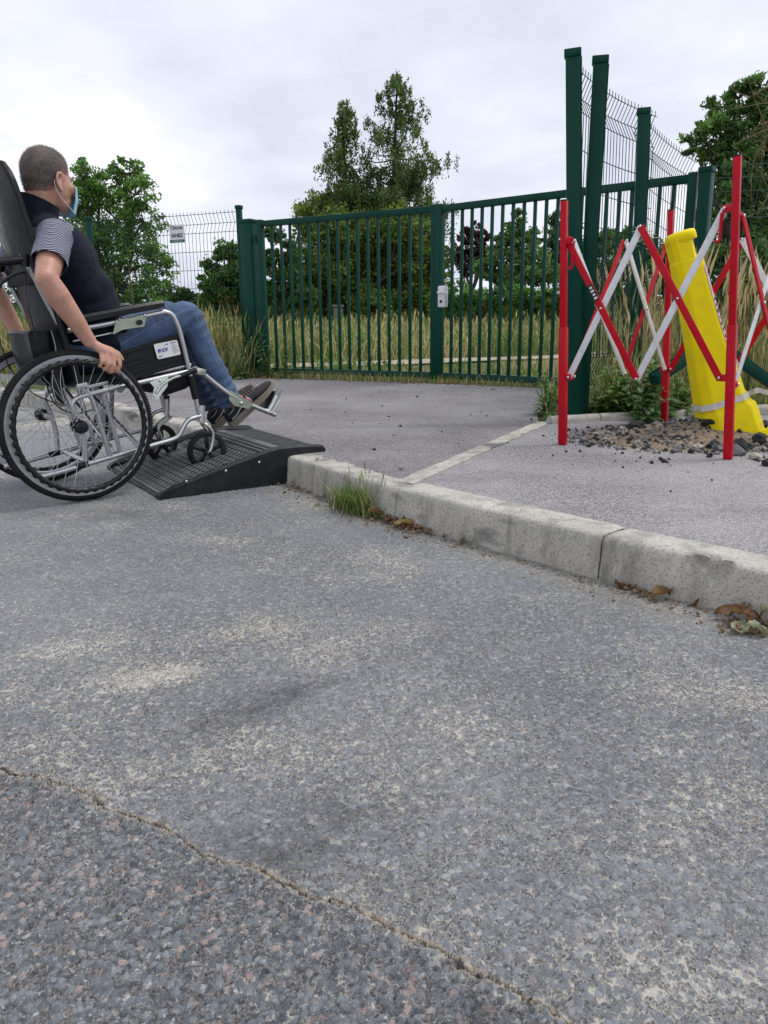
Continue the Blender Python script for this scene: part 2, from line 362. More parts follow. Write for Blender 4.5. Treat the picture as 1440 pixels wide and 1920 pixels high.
def poly_dist(X, Y, pts):                               # distance to a polyline and the side (signed, left > 0)
    best = np.full(X.shape, 1e9); sgn = np.ones(X.shape)
    for (x0, y0), (x1, y1) in zip(pts[:-1], pts[1:]):
        dx, dy = x1 - x0, y1 - y0; L2 = dx * dx + dy * dy
        t = np.clip(((X - x0) * dx + (Y - y0) * dy) / L2, 0, 1)
        ex, ey = X - x0 - t * dx, Y - y0 - t * dy; d = np.hypot(ex, ey); cr = dx * (Y - y0) - dy * (X - x0)
        m = d < best; best = np.where(m, d, best); sgn = np.where(m, np.sign(cr), sgn)
    return best, sgn

# ---- road: one sheet, fine near the camera, its wear masks stored on the mesh
def graded(stops, far):                                  # stops: (from, step), last one ends the fine part
    a = np.concatenate([np.arange(p, q, st) for (p, st), (q, _) in zip(stops[:-1], stops[1:])]).tolist(); g = stops[-2][1]
    while a[-1] < far: g *= 1.35; a.append(a[-1] + g)
    g = stops[0][1]
    while a[0] > -far: g *= 1.35; a.insert(0, a[0] - g)
    return np.array(a)
gx = graded([(-2.6, .018), (-1.2, .008), (-.72, .0032), (.66, .008), (1.2, .016), (1.7, 0)], 300)
gy = graded([(.40, .0027), (1.05, .0042), (1.6, .008), (2.4, .014), (4.6, 0)], 300)
X, Y = np.meshgrid(gx, gy, indexing='ij')
crk = [(p.x, p.y) for p in (G(*q) for q in [(-900, 1330), (-250, 1400), (0, 1442), (60, 1452), (160, 1490), (290, 1545), (420, 1612), (520, 1650), (680, 1712), (830, 1785), (960, 1855), (1100, 1925), (1300, 2030), (1800, 2300)])]
cd, cs = poly_dist(X, Y, crk); crack = np.clip(cd * cs, -3, 3)
kd, ks = poly_dist(X, Y, [tuple(p) for p in karr[::4]])
def blob(px, py, rx, ry, ang=0.0):
    c = G(px, py); ca, sa = math.cos(ang), math.sin(ang); dx, dy = X - c.x, Y - c.y
    return np.exp(-(((dx * ca + dy * sa) / rx) ** 2 + ((-dx * sa + dy * ca) / ry) ** 2))
def nz2(scale, seed, oct=4):
    r = np.random.default_rng(seed); out = np.zeros(X.shape); amp = 1
    for o in range(oct):
        f = scale * 2 ** o; a = r.uniform(0, 6.28, 12); ph = r.uniform(0, 6.28, 12)
        out += amp * sum(np.sin(f * (X * np.cos(t) + Y * np.sin(t)) + p) for t, p in zip(a, ph)) / 5; amp *= 0.55
    return out
wob = 1 + 0.35 * nz2(7, 3)
sandm = .8 * blob(290, 1270, .10, .05, .3) + .28 * blob(400, 1225, .36, .2, .2) + .55 * blob(730, 1040, .2, .16, -.8) + .35 * blob(980, 1205, .06, .05) + .2 * blob(540, 1400, .3, .1, .3) + .32 * blob(1300, 1850, .22, .10) + .2 * blob(900, 1560, .6, .3) + .6 * blob(160, 790, .5, .35)
gut = np.clip(1.2 - np.where(ks < 0, 0, kd) / (0.16 + 0.05 * nz2(5, 9)), 0, 1) * 0.9
dark = 1.0 * blob(560, 1560, .12, .075, .5) + .9 * blob(500, 1312, .13, .035, .55) + .6 * blob(430, 1350, .1, .05, .6) + .8 * blob(930, 1890, .09, .05, -.3) + .5 * blob(640, 1640, .12, .05, -.5) + .5 * blob(300, 965, .5, .1) + .35 * blob(60, 1450, .25, .05)
masks = np.ones(X.shape + (4,), dtype=np.float32)
masks[..., 0] = np.clip(sandm * wob, 0, 1); masks[..., 1] = np.clip(dark * wob, 0, 1); masks[..., 2] = np.clip(gut, 0, 1)
near_w = np.exp(-((X / 4) ** 2 + ((Y - 2) / 4) ** 2))
Z = (0.0018 * nz2(4, 5)) * near_w
nx, ny = X.shape; idx = np.arange(nx * ny).reshape(nx, ny)
quads = np.stack([idx[:-1, :-1], idx[1:, :-1], idx[1:, 1:], idx[:-1, 1:]], -1).reshape(-1, 4)
qc = np.stack([X, Y], -1)
road = np_mesh('road', np.stack([X, Y, Z], -1), quads, M_ROAD, smooth=True)
a = road.data.color_attributes.new('masks', 'FLOAT_COLOR', 'POINT'); a.data.foreach_set('color', masks.ravel())
a = road.data.attributes.new('crack', 'FLOAT', 'POINT'); a.data.foreach_set('value', crack.astype(np.float32).ravel())
tag(road, 'worn grey asphalt road with sandy patches and a long cracked joint', 'road', kind='structure')

# ---- ground beyond the kerb: one sheet out to the horizon
def ground_z(x, y):
    d = math.hypot(x, y); t = min(max((d - 16) / 20, 0), 1); t = t * t * (3 - 2 * t)
    return 0.085 + 0.45 * t + 0.03 * noise.noise(Vector((x * 0.4, y * 0.4, 3.1))) * min(1, max(0, (d - 9) / 4)) + (0.6 * noise.noise(Vector((x * 0.02, y * 0.02, 0))) * min(1, max(0, (d - 40) / 60)))
rings_s = np.concatenate([np.linspace(0.2, karc[-1] - 0.2, 120)]); dist = [0.08, 0.5, 1, 2, 3, 4.5, 6, 8, 10, 13, 16, 20, 25, 32, 42, 60, 100, 200, 420]
vs_, fs_ = [], []
for i, s in enumerate(rings_s):
    p, t, nn = kat(s)
    # turn the rays gradually so that the sheet fans out and covers the whole far side
    blend = i / (len(rings_s) - 1); fan = Vector((math.cos(math.radians(-35 + 215 * blend)), math.sin(math.radians(-35 + 215 * blend))))
    for d in dist:
        wgt = min(1, d / 25); dr = (nn * (1 - wgt) + fan * wgt).normalized(); q = p + dr * d; vs_.append((q.x, q.y, ground_z(q.x, q.y)))
m_ = len(dist)
for i in range(len(rings_s) - 1):
    for k in range(m_ - 1): fs_.append((i * m_ + k, i * m_ + k + 1, (i + 1) * m_ + k + 1, (i + 1) * m_ + k))
gm = MB().add(vs_, fs_).build('ground', M_SOIL, None, 80); tag(gm, 'rough earth and turf stretching beyond the gate', 'ground', kind='structure')

# ---- kerb: one concrete stone after another
kerb = thing('kerb', 'pale concrete kerb of butted stones with scuffed rounded edge', 'kerb'); kerb['kind'] = 'structure'
prof = [(0.135, -0.02), (0.135, 0.131), (0.12, 0.1315), (0.08, 0.1315), (0.045, 0.1312), (0.024, 0.130), (0.014, 0.1255), (0.009, 0.118), (0.0065, 0.105), (0.003, 0.06), (0.0, 0.03), (-0.001, 0.0), (-0.001, -0.02)]
s_joint = karc_of(0.613, 2.105); SL = 0.885
_cg = G(1312, 1066, 0.118); chip_c = Vector((_cg.x, _cg.y, 0.122))
for j in range(-4, 22):
    s0, s1 = s_joint + j * SL + 0.003, s_joint + (j + 1) * SL - 0.003
    if s0 < 0.3: continue
    nseg = (90 if j in (-1, -2) else 44) if -2 <= j <= 2 else 10; rings = []
    rj = random.Random(j); dz, dn_ = rj.uniform(-.002, .002), rj.uniform(-.003, .003)
    for i in range(nseg + 1):
        s = s0 + (s1 - s0) * i / nseg; p, t, nn = kat(s); e = min(i, nseg - i); rnd = 0.004 if e == 0 else (0.0012 if e == 1 and nseg > 20 else 0)
        ring = []
        for (o, z) in prof:
            q = Vector((p.x + nn.x * (o + dn_), p.y + nn.y * (o + dn_), z + dz))
            k = noise.noise(q * 22) * 0.0016 + noise.noise(q * 70) * 0.0009
            if z > 0.09 or o < 0.02: q += Vector((nn.x, nn.y, 0)) * (k - (0 if o > 0.1 else -rnd)) + Vector((0, 0, 1)) * (k - rnd * (1 if z > .1 else 0))
            if j in (-1, -2):                            # the knocked-off edge on the nearest stone
                dd = (Vector((q.x, q.y, (q.z - 0.125) * 1.4 + 0.125)) - chip_c); along = abs(dd.x * t.x + dd.y * t.y) / 0.10; ac = abs(dd.x * nn.x + dd.y * nn.y) / 0.085; zz = abs(dd.z) / 0.08
                wv = max(0, 1 - along ** 2 - ac ** 2 - zz ** 2)
                if o < 0.1: q += Vector((nn.x, nn.y, -0.9)) * (0.036 * wv ** 0.5 * (1 + 0.55 * noise.noise(q * 45)))
            ring.append(q)
        rings.append(ring)
    MB().loft(rings).build('kerb_stone', M_KERB, kerb, 50)

# ---- pavement sheets behind the kerb
def sheet(name, pts, z, mat, label, cat):
    bm = bmesh.new(); f = bm.faces.new([bm.verts.new((x, y, z)) for x, y in pts]); bmesh.ops.triangulate(bm, faces=[f])
    me = bpy.data.meshes.new(name); bm.to_mesh(me); bm.free(); o = obj(name, me, mat)
    if me.polygons[0].normal.z < 0: me.flip_normals()
    return tag(o, label, cat, kind='structure')
def kback(sa, sb, n, off=0.118):
    r = []
    for i in range(n + 1):
        p, t, nn = kat(sa + (sb - sa) * i / n); r.append((p.x + nn.x * off, p.y + nn.y * off))
    return r
s_b = karc_of(0.05, 2.90)
B0 = Vector(kback(s_b, s_b + .01, 1)[0]); B1 = Vector((0.93, 4.59))
drive_pts = kback(s_b, karc_of(-14, 11.8), 60) + [(-14, 14.0), (-6.5, 10.3), (-3.6, 9.25), (-1.9, 8.5), (-1.3, 8.45), (0.55, 7.5), (1.5, 7.1), (1.35, 6.2), (0.98, 4.9), (B1.x, B1.y)]
sheet('driveway', drive_pts, PAVE, M_DRIVE, 'dark asphalt driveway apron in front of the green gate', 'driveway')
bn = Vector((B1.y - B0.y, -(B1.x - B0.x))).normalized()
edge_line = [(0.98, 4.55), (1.3, 4.66), (1.9, 4.87), (2.54, 5.08), (4, 5.5), (8, 6.6), (16, 8.6)]
pave_pts = [tuple(B0 + bn * 0.01), tuple(B1 + bn * 0.02)] + edge_line[1:] + [(17, -14)] + kback(karc_of(16, -15.4) + .3, s_b - 0.01, 70)
sheet('pavement', pave_pts, PAVE - 0.002, M_PAVE, 'lighter asphalt footway to the right of the driveway', 'pavement')
# flush concrete strip between the two, then the raised rounded edging along the verge
mb = MB(); n_ = 40; L_, R_ = [], []
for i in range(n_ + 1):
    p = B0.lerp(B1, i / n_ * 1.05 - .03); wv = 0.012 * noise.noise(Vector((i * 0.35, 0, 0))); wv2 = 0.012 * noise.noise(Vector((i * 0.4, 7, 0)))
    L_.append((p.x + bn.x * (wv - .014), p.y + bn.y * (wv - .014), PAVE + 0.0028)); R_.append((p.x + bn.x * (0.066 + wv2), p.y + bn.y * (0.066 + wv2), PAVE + 0.0028))
lo = lambda ps: [(x, y, 0.118) for x, y, z in ps]; m1 = n_ + 1
mb.add(L_ + R_ + lo(L_) + lo(R_), [(i, i + 1, m1 + i + 1, m1 + i) for i in range(n_)] + [(i, i + 1, 2 * m1 + i + 1, 2 * m1 + i) for i in range(n_)] + [(m1 + i, m1 + i + 1, 3 * m1 + i + 1, 3 * m1 + i) for i in range(n_)] + [(0, m1, 3 * m1, 2 * m1)])
tag(mb.build('border_strip', M_EDGING), 'narrow flush concrete strip between driveway and footway', 'paving strip', kind='structure')
edg = thing('edging', 'low rounded concrete edging along the grass verge', 'edging'); edg['kind'] = 'structure'
ep = [Vector((x, y, 0)) for x, y in edge_line]; ed = []
for a_, b_ in zip(ep[:-1], ep[1:]):
    L = (b_ - a_).length; k = max(1, round(L / 1.0)); ed += [(a_.lerp(b_, i / k), a_.lerp(b_, (i + 1) / k)) for i in range(k)]
for a_, b_ in ed[:9]:
    d = (b_ - a_).normalized(); sd = Vector((-d.y, d.x, 0)); a2, b2 = a_ + d * .004, b_ - d * .004
    pr = [(-.035, -.05), (-.035, .015), (-.028, .032), (-.012, .041), (.012, .041), (.028, .032), (.035, .015), (.035, -.05)]
    MB().loft([[q + sd * o + Vector((0, 0, PAVE + z)) for o, z in pr] for q in (a2, a2.lerp(b2, .3), a2.lerp(b2, .6), b2)]).build('edging_stone', M_EDGING, edg, 50)
# pale gravel path across the field
pp_near = [(-5, 10.2), (-2, 10.6), (-.3, 11.0), (.9, 11.6), (2.6, 12.6), (5, 14), (9, 16)]; pp_far = [(9, 17.6), (5, 15.4), (2.9, 13.9), (1.0, 12.9), (-.3, 12.2), (-2, 11.7), (-5, 11.2)]
mb = MB(); a_ = spl([(x, y, 0) for x, y in pp_near], 5); b_ = spl([(x, y, 0) for x, y in pp_far[::-1]], 5)
mb.add([(p.x, p.y, ground_z(p.x, p.y) + .03) for p in a_] + [((p.x + q.x) / 2, (p.y + q.y) / 2, ground_z((p.x + q.x) / 2, (p.y + q.y) / 2) + .04) for p, q in zip(a_, b_)] + [(p.x, p.y, ground_z(p.x, p.y) + .03) for p in b_],
       [(i + r * len(a_), i + 1 + r * len(a_), (r + 1) * len(a_) + i + 1, (r + 1) * len(a_) + i) for r in (0, 1) for i in range(len(a_) - 1)])
tag(mb.build('gravel_path', M_GRAVEL), 'pale gravel path crossing the dry field beyond the gate', 'path', kind='structure')

# ================================================================== GATE AND FENCES
UP = Vector((0, 0, 1))
GL, GC, GR = Vector((-1.33, 8.80, 0)), Vector((0.535, 7.76, 0)), Vector((2.37, 6.20, 0))
GZ0, GZ1 = 0.165, 1.775
def text_mesh(body, size, mat, parent, mw, name='lettering', bold=0.0, sx=1.0, shear=0.0):
    cu = bpy.data.curves.new(name, 'FONT'); cu.body = body; cu.size = size; cu.align_x = 'CENTER'; cu.align_y = 'CENTER'; cu.offset = bold; cu.shear = shear; cu.extrude = 0.0004; cu.resolution_u = 3
    t = bpy.data.objects.new('t', cu); COL.objects.link(t); dg = bpy.context.evaluated_depsgraph_get(); dg.update()
    me = bpy.data.meshes.new_from_object(t.evaluated_get(dg)); bpy.data.objects.remove(t); bpy.data.curves.remove(cu)
    me.transform(Matrix.Diagonal((sx, 1, 1, 1))); me.transform(mw); me.materials.clear()
    return obj(name, me, mat, parent)
def frame_mw(origin, xdir, ydir):
    x = Vector(xdir).normalized(); z = x.cross(Vector(ydir)).normalized(); y = z.cross(x)
    m = Matrix((x, y, z)).transposed().to_4x4(); m.translation = Vector(origin); return m

def gate_leaf(a, b, nb, label, lock):
    d = (b - a); L = d.length; d.normalize(); side = Vector((d.y, -d.x, 0))     # side: towards the camera
    t = thing('gate_leaf', label, 'gate', a, 'two leaves of the green metal gate')
    def P(s, z, o=0): return d * s + UP * z + side * o
    MB().bar(P(0, GZ1 - .03), P(L, GZ1 - .03), .05, .06, UP, .004).build('top_rail', M_GREEN, t)
    MB().bar(P(0.0, GZ0 + .03), P(L, GZ0 + .03), .05, .06, UP, .004).build('bottom_rail', M_GREEN, t)
    for s, wd in ((0.03, .06), (L - 0.03, .062)):
        st = MB().bar(P(s, GZ0 - .012), P(s, GZ1 + .012), .062, wd, d, .004).build('stile', M_GREEN, t)
    me = MB().bar((0, 0, GZ0 + .06), (0, 0, GZ1 - .06), .026, .026, d, .003).mesh('bar'); me.materials.append(M_GREEN)
    for k in range(nb):
        o = obj('bar', me, None, t); o.location = P(0.06 + (L - 0.12) * (k + 1) / (nb + 1), 0)
    if lock:
        lk = MB().box(P(0.085, 0.945, .03), (.085, .06, .20), Matrix((d, -side, UP)).transposed(), .012).build('lock_case', M_WHITEP, t)
        MB().bar(P(.05, .985, .072), P(.19, .985, .085), .014, .014).build('handle', M_CHROME, lk)
        MB().cyl(P(.085, .90, .058), P(.085, .90, .066), .014, n=16).build('keyhole', M_BLACKP, lk)
    else:
        for z in (GZ0 + .25, GZ1 - .18): MB().cyl(P(-.035, z - .04), P(-.035, z + .04), .016, n=12).build('hinge', M_GREEN, t)
    return t
gate_leaf(GL, GC, 16, 'left leaf of the green barred gate, hung on the thick post', False)
gate_leaf(GC + (GR - GC).normalized() * .004, GR, 20, 'right leaf of the green barred gate, with white lock case', True)
def square_post(name, base, top, wd, dp, label, cat, d, cap=True, group=None, notch=False):
    t = thing(name, label, cat, base, group); top = Vector(top) - Vector(base)
    MB().bar((0, 0, -.05), top, dp, wd, d, .006).build('shaft', M_GREEN, t)
    ax = top.normalized()
    if notch:                                            # ribbed slot down the narrow side with tooth marks
        sd = Vector(d).cross(ax).normalized(); dd = ax.cross(sd)
        for sg in (1, -1):
            MB().bar(dd * (wd / 2 + .004) * 1 + sd * sg * .012 , top * .985 + dd * (wd / 2 + .004) + sd * sg * .012, .006, .012, dd).build('slot_rib', M_GREEN, t)
        me = MB().box((0, 0, 0), (.008, .012, .016)).mesh('tooth'); me.materials.append(M_GREEN)
        for k in range(1, int(top.length / .05)):
            o = obj('tooth', me, None, t); o.location = ax * (.05 * k) + dd * (wd / 2 + .002)
    if cap: MB().bar(top - ax * .028, top + ax * .012, dp + .014, wd + .014, d, .006).build('cap', M_GREEN, t)
    return t
gd = (GC - GL).normalized()
square_post('gate_post', GL - gd * .13 + Vector((0, .02, .1)), GL - gd * .13 + Vector((0, .02, 1.79)), .15, .15, 'thick square green gate post beside the mesh fence', 'post', gd)
gr = (GR - GC).normalized()
square_post('gate_post', GR + gr * .07 + Vector((0, 0, .1)), GR + gr * .07 + Vector((0, 0, 1.80)), .09, .09, 'thick square green gate post behind the barrier, right of the gate', 'post', gr)

def mesh_panel(a, b, zt0, zt1, z0, label, group, folds=(0.0, 1.0, 1.62), out=None, pitch=0.05, bow=0.0, loose=False, name="mesh_fence"):
    a, b = Vector((a[0], a[1], 0)), Vector((b[0], b[1], 0)); d = b - a; L = d.length; d.normalize(); nrm = Vector((d.y, -d.x, 0)) if out is None else out
    t = thing(name, label, 'fence', a + UP * z0, group); mb = MB(); r = 0.0026
    def off(q):                                          # q = depth below the panel's top edge
        for f in folds:
            if f <= q <= f + .2: return .045 * (1 - abs(q - f - .1) / .1)
        return 0.0
    def P(s, q):
        zt = zt0 + (zt1 - zt0) * s / L
        return d * s + nrm * (off(q) + bow * math.sin(math.pi * s / L) * (1 - q / 2.5)) + UP * (zt - q - z0)
    H_ = zt0 - z0; zs = [-.03, 0]
    for f in folds: zs += [f, f + .1, f + .2]
    zs = sorted(set([round(z, 3) for z in zs if z < H_] + [H_]))
    nv = int(L / pitch)
    for k in range(nv + 1): mb.tube([P(k * pitch, q) for q in zs], r, 4)
    hz = [0]; q = .2
    while q < H_: hz.append(round(q, 2)); q += .2
    hz += [f + .1 for f in folds if f + .1 < H_]
    for q in hz: mb.tube([P(L * i / 12, q) + nrm * .004 for i in range(13)], r * 1.15, 4)
    m = mb.build('wire_mesh', M_WIRE, t, 60); m['kind'] = 'stuff'
    return t
FG = 'green welded mesh fence panels left of the gate'
FP = [Vector((-1.56, 8.98, .1)), Vector((-3.52, 9.82, .1)), Vector((-5.5, 10.66, .1)), Vector((-7.5, 11.5, .1))]
fd = (FP[1] - FP[0]).normalized()
fl = ['mesh fence panel carrying the white sign, next to the gate post', 'mesh fence panel in front of the big leafy tree, behind the seated man', 'mesh fence panel at the far left, behind the wheelchair back']
for i in range(2):
    mesh_panel(FP[i] + fd * .04, FP[i + 1] - fd * .04, 1.90, 1.90, .14, fl[i], FG)
pl = ['thin green fence post standing against the thick gate post', 'thin green fence post seen beside the seated man\'s chest', 'thin green fence post behind the wheelchair push handles']
for i in range(2):
    square_post('fence_post', FP[i], FP[i] + UP * 1.85, .055, .055, pl[i], 'post', fd, group='green posts of the left fence')
# sign wired to the fence
fn = Vector((-fd.y, fd.x, 0)); sp0 = FP[0] + fn * .06
c4 = [on_plane(*q, sp0, fn) for q in ((317, 423.5), (344.5, 420.5), (347, 452), (319, 457))]
sw = (c4[1] - c4[0]).length; sh = (c4[0] - c4[3]).length; sc_ = sum(c4, Vector()) / 4; sx = (c4[1] - c4[0]).normalized(); sx.z = 0; sx.normalize()
sg = thing('fence_sign', 'small white fencing firm sign with black lettering and green strip', 'sign', sc_)
MB().bar(-sx * sw / 2, sx * sw / 2, .004, sh, UP).build('board', M_WHITEP, sg)
MB().bar(-sx * sw / 2 + fn * .0045 - UP * (sh / 2 - .016), sx * sw / 2 + fn * .0045 - UP * (sh / 2 - .016), .002, .032, UP).build('strip', M_GREENP, sg)
text_mesh('Clôtures', .056, M_TEXT, sg, frame_mw(fn * .006 + UP * .065, sx, UP), bold=.0003, sx=.86)
text_mesh('SANIEZ', .058, M_TEXT, sg, frame_mw(fn * .006 - UP * .02, sx, UP), bold=.0008, sx=.84)
text_mesh('Tél. 03.44.53.71.18', .022, M_WHITEP, sg, frame_mw(fn * .007 - UP * (sh / 2 - .016), sx, UP), sx=.80)

# right side: two loose panels and loose posts propped near the pavement, then a fence behind
LG = 'loose green mesh panels propped by the pavement'
mesh_panel((1.14, 4.86), (1.93, 5.87), 2.10, 2.09, .14, 'nearest loose mesh panel with bent top, leaning on the tall green posts', LG, bow=.05, out=Vector((-.8, .6, 0)))
mesh_panel((1.80, 5.80), (2.52, 6.62), 2.08, 1.93, .14, 'second loose mesh panel running on to the right gate post', LG, bow=.04, out=Vector((-.8, .6, 0)), pitch=.046)
pd = Vector((1, -.25, 0)).normalized()
def prop_post(tp, zt, bp, by, label, dd):
    T = G(tp[0], tp[1], zt); B = AY(bp[0], bp[1], by); return square_post('loose_fence_post', B, T, .075, .06, label, 'post', dd, group='tall green posts propped by the pavement', notch=True)
prop_post((1074, 97), 2.1, (1077, 800), 4.66, 'tallest green steel post, upright just behind the left red barrier pole', pd)
prop_post((1126, 110), 2.1, (1086, 800), 4.78, 'leaning tall green steel post, tilted right beside the tallest one', pd)
prop_post((1207, 207), 2.08, (1186, 775), 5.62, 'shorter green steel post behind the mesh, between the two loose panels', pd)
RP_ = [Vector((2.62, 6.75, .1)), Vector((4.4, 6.35, .1)), Vector((6.6, 5.9, .1))]
for i in range(1):
    mesh_panel(RP_[i], RP_[i + 1], 1.92, 1.92, .14, ['mesh fence panel at the right edge, behind the yellow bollard', 'mesh fence panel beyond the right edge of the view'][i], None)
rd = (RP_[1] - RP_[0]).normalized()
def lying_post(a, b, label):
    a, b = Vector(a), Vector(b); t = thing('lying_post', label, 'post', b, 'green posts lying in the verge'); d = (a - b)
    MB().bar((0, 0, 0), d, .075, .06, UP, .006).build('shaft', M_GREEN, t)
    dn = d.normalized(); sd = dn.cross(UP).normalized(); u = sd.cross(dn)
    for sg_ in (1, -1): MB().bar(u * .034 + sd * sg_ * .02, d + u * .034 + sd * sg_ * .02, .008, .008, UP).build('slot_rib', M_GREEN, t)
    MB().bar(d * .995, d * 1.0 + dn * .02, .085, .07, UP, .005).build('cap', M_GREEN, t)
lying_post(AY(1352, 652, 4.95), G(1520, 772, .14) , 'green steel post lying in the grass right of the yellow bollard')
lying_post(AY(1315, 652, 4.75), AY(1225, 712, 4.60), 'end of a green post poking out left of the yellow bollard')

# ================================================================== RED AND WHITE EXPANDING BARRIER
P1, P2, P3 = G(1055, 833, PAVE), G(1365, 860, PAVE), G(1245, 797, PAVE)
T1, T2, T3 = AY(1058, 377, P1.y), AY(1383, 293, P2.y), AY(1258, 395, P3.y)
P4 = P2 + P3 - P1; T4 = T2 + T3 - T1
bar_t = thing('expanding_barrier', 'red and white expanding trellis barrier standing round the leaning yellow bollard', 'barrier', P1)
def rel(p): return Vector(p) - P1
labels4 = [None] * 4
for B, T, zs in ((P1, T1, .69), (P2, T2, .70), (P3, T3, .66), (P4, T4, .7)):
    f = (zs - B.z) / (T.z - B.z); S = B.lerp(T, f); fr = (P2 - P1); fr.z = 0
    po = MB().bar(rel(B), rel(S), .036, .036, fr, .003).build('post', M_RED, bar_t)
    MB().bar(rel(S), rel(T) , .029, .029, fr, .003).build('upper_tube', M_RED, po)
    MB().bar(rel(T), rel(T) + UP * .006, .027, .027, fr).build('end_plug', M_BLACKP, po)
def lattice(A, B, nodes, cols, lift=0.0):
    """nodes: At, Ab, mt, mb, Bt, Bb as 3D points in the plane of A and B; four flat bars, rivets and brackets."""
    At, Ab, mt, mb_, Bt, Bb = nodes; d = (B - A); d.z = 0; d.normalize(); nr = Vector((d.y, -d.x, 0))
    if nr.dot(CAMP - A) < 0: nr = -nr
    for (p, q), c, o in zip(((At, mb_), (Ab, mt), (mt, Bb), (mb_, Bt)), cols, (.016, .006, .016, .006)):
        MB().bar(rel(p) + nr * o, rel(q) + nr * o, .007, .030, nr.cross((q - p).normalized()), .002).build('lattice_bar', M_RED if c == 'r' else M_WHITEBAR, bar_t)
    def cross(p, q, r, s):
        u, v, w_ = q - p, s - r, r - p; a = Vector((u.dot(d), u.z)); b = Vector((v.dot(d), v.z)); c = Vector((w_.dot(d), w_.z))
        k = (c.x * b.y - c.y * b.x) / (a.x * b.y - a.y * b.x); return p + u * k
    for p in (At, Ab, mt, mb_, Bt, Bb, cross(At, mb_, Ab, mt), cross(mt, Bb, mb_, Bt)):
        MB().ell(rel(p) + nr * .021, (.007, .007, .007), None, 10, 6).build('rivet', M_CHROME, bar_t)
    for (base, pts) in (((A, d), (At, Ab)), ((B, -d), (Bt, Bb))):
        for p in pts:
            inner = base[0] + (p - base[0]).dot(d) * d; inner = Vector((base[0].x, base[0].y, p.z)); k = (p.z - base[0].z)
            ctr = {id(P1): P1.lerp(T1, (p.z - P1.z) / (T1.z - P1.z)), id(P2): P2.lerp(T2, (p.z - P2.z) / (T2.z - P2.z)), id(P3): P3.lerp(T3, (p.z - P3.z) / (T3.z - P3.z)), id(P4): P4.lerp(T4, (p.z - P4.z) / (T4.z - P4.z))}[id(base[0])]
            dirn = (p - ctr).normalized() if (p - ctr).length > .005 else base[1]
            MB().bar(rel(ctr) + nr * .003, rel(p) + nr * .003 + dirn * .012, .022, .030, UP, .004).build('bracket', M_RED, bar_t)
def pl_nodes(A, B, px):
    d = (B - A); d.z = 0; nr = Vector((d.y, -d.x, 0)).normalized(); return [on_plane(x, y, A, nr) for x, y in px]
lattice(P1, P3, pl_nodes(P1, P3, [(1070, 452), (1070, 706), (1168, 452), (1166, 700), (1246, 462), (1241, 692)]), 'wrwr')
lattice(P1, P2, pl_nodes(P1, P2, [(1066, 450), (1068, 707), (1203, 425), (1195, 710), (1360, 392), (1350, 708)]), 'rwrw')
def geo_nodes(A, TA, B, TB, zt, zb, zt2, zb2):
    def on(z, P, T): return P.lerp(T, (z - P.z) / (T.z - P.z))
    d = (B - A); d.z = 0; d.normalize(); m = (A + B) / 2
    return [on(zt, A, TA) + d * .03, on(zb, A, TA) + d * .03, on((zt + zt2) / 2, m, (TA + TB) / 2), on((zb + zb2) / 2, m, (TA + TB) / 2), on(zt2, B, TB) - d * .03, on(zb2, B, TB) - d * .03]
lattice(P2, P4, geo_nodes(P2, T2, P4, T4, 1.13, .45, 1.13, .45), 'rwrw')
lattice(P3, P4, geo_nodes(P3, T3, P4, T4, 1.10, .45, 1.14, .5), 'wrwr')
# catch hooks under the upper brackets, small black-and-white maker plate on the first red bar
for (hx, hy) in ((1078, 455), (1356, 400)):
    A = P1 if hx < 1200 else P2; nr = Vector(((P2 - P1).y, -(P2 - P1).x, 0)).normalized(); nr = nr if nr.y < 0 else -nr
    p = on_plane(hx, hy, A, nr); k = .105
    MB().tube([rel(p) + nr * .02, rel(p) + nr * .02 - UP * k, rel(p) + nr * .02 - UP * (k + .012) - Vector((.01, 0, 0)), rel(p) + nr * .02 - UP * (k + .004) - Vector((.02, 0, 0))], [.008, .008, .006, .005], 8).build('hook', M_RED, bar_t)
_n = pl_nodes(P1, P2, [(1066, 450), (1195, 710)]); _d = (P2 - P1); _d.z = 0; _nr = Vector((_d.y, -_d.x, 0)).normalized(); _nr = _nr if _nr.y < 0 else -_nr
_a, _b = _n[0].lerp(_n[1], .33), _n[0].lerp(_n[1], .44)
pt = MB().bar(rel(_a) + _nr * .0205, rel(_b) + _nr * .0205, .001, .028, _nr.cross(_b - _a)).build('maker_plate', M_TEXT, bar_t)
for k in range(4):
    q0, q1 = _a.lerp(_b, .12 + k * .22), _a.lerp(_b, .24 + k * .22); MB().bar(rel(q0) + _nr * .0217, rel(q1) + _nr * .0217, .0008, .012 + .004 * (k % 2), _nr.cross(_b - _a)).build('print_mark', M_WHITEP, pt)

# ================================================================== YELLOW BOLLARD, LEANING
ax_b = Vector((1.765, 3.90, .12)); ax_t = Vector((1.432, 3.93, 1.145)); axd = (ax_t - ax_b).normalized(); e1 = Vector((axd.z, 0, -axd.x)).normalized(); e2 = axd.cross(e1)
if e2.y < 0: e2 = -e2
bol = thing('bollard', 'leaning yellow plastic bollard with loose tape round its foot', 'bollard', ax_b)
LB = (ax_t - ax_b).length
def oct_ring(c, hw, hd, chf=.36, n=1):
    pts = [(hw, -hd * (1 - chf)), (hw, hd * (1 - chf)), (hw * (1 - chf), hd), (-hw * (1 - chf), hd), (-hw, hd * (1 - chf)), (-hw, -hd * (1 - chf)), (-hw * (1 - chf), -hd), (hw * (1 - chf), -hd)]
    return [c + e1 * x + e2 * y for x, y in pts]
secs = [(-.03, .142, .12), (.05, .139, .118), (.13, .134, .114), (.165, .130, .111), (.185, .119, .105), (.24, .110, .099), (.60, .082, .078), (.90, .070, .067), (.93, .069, .066)]
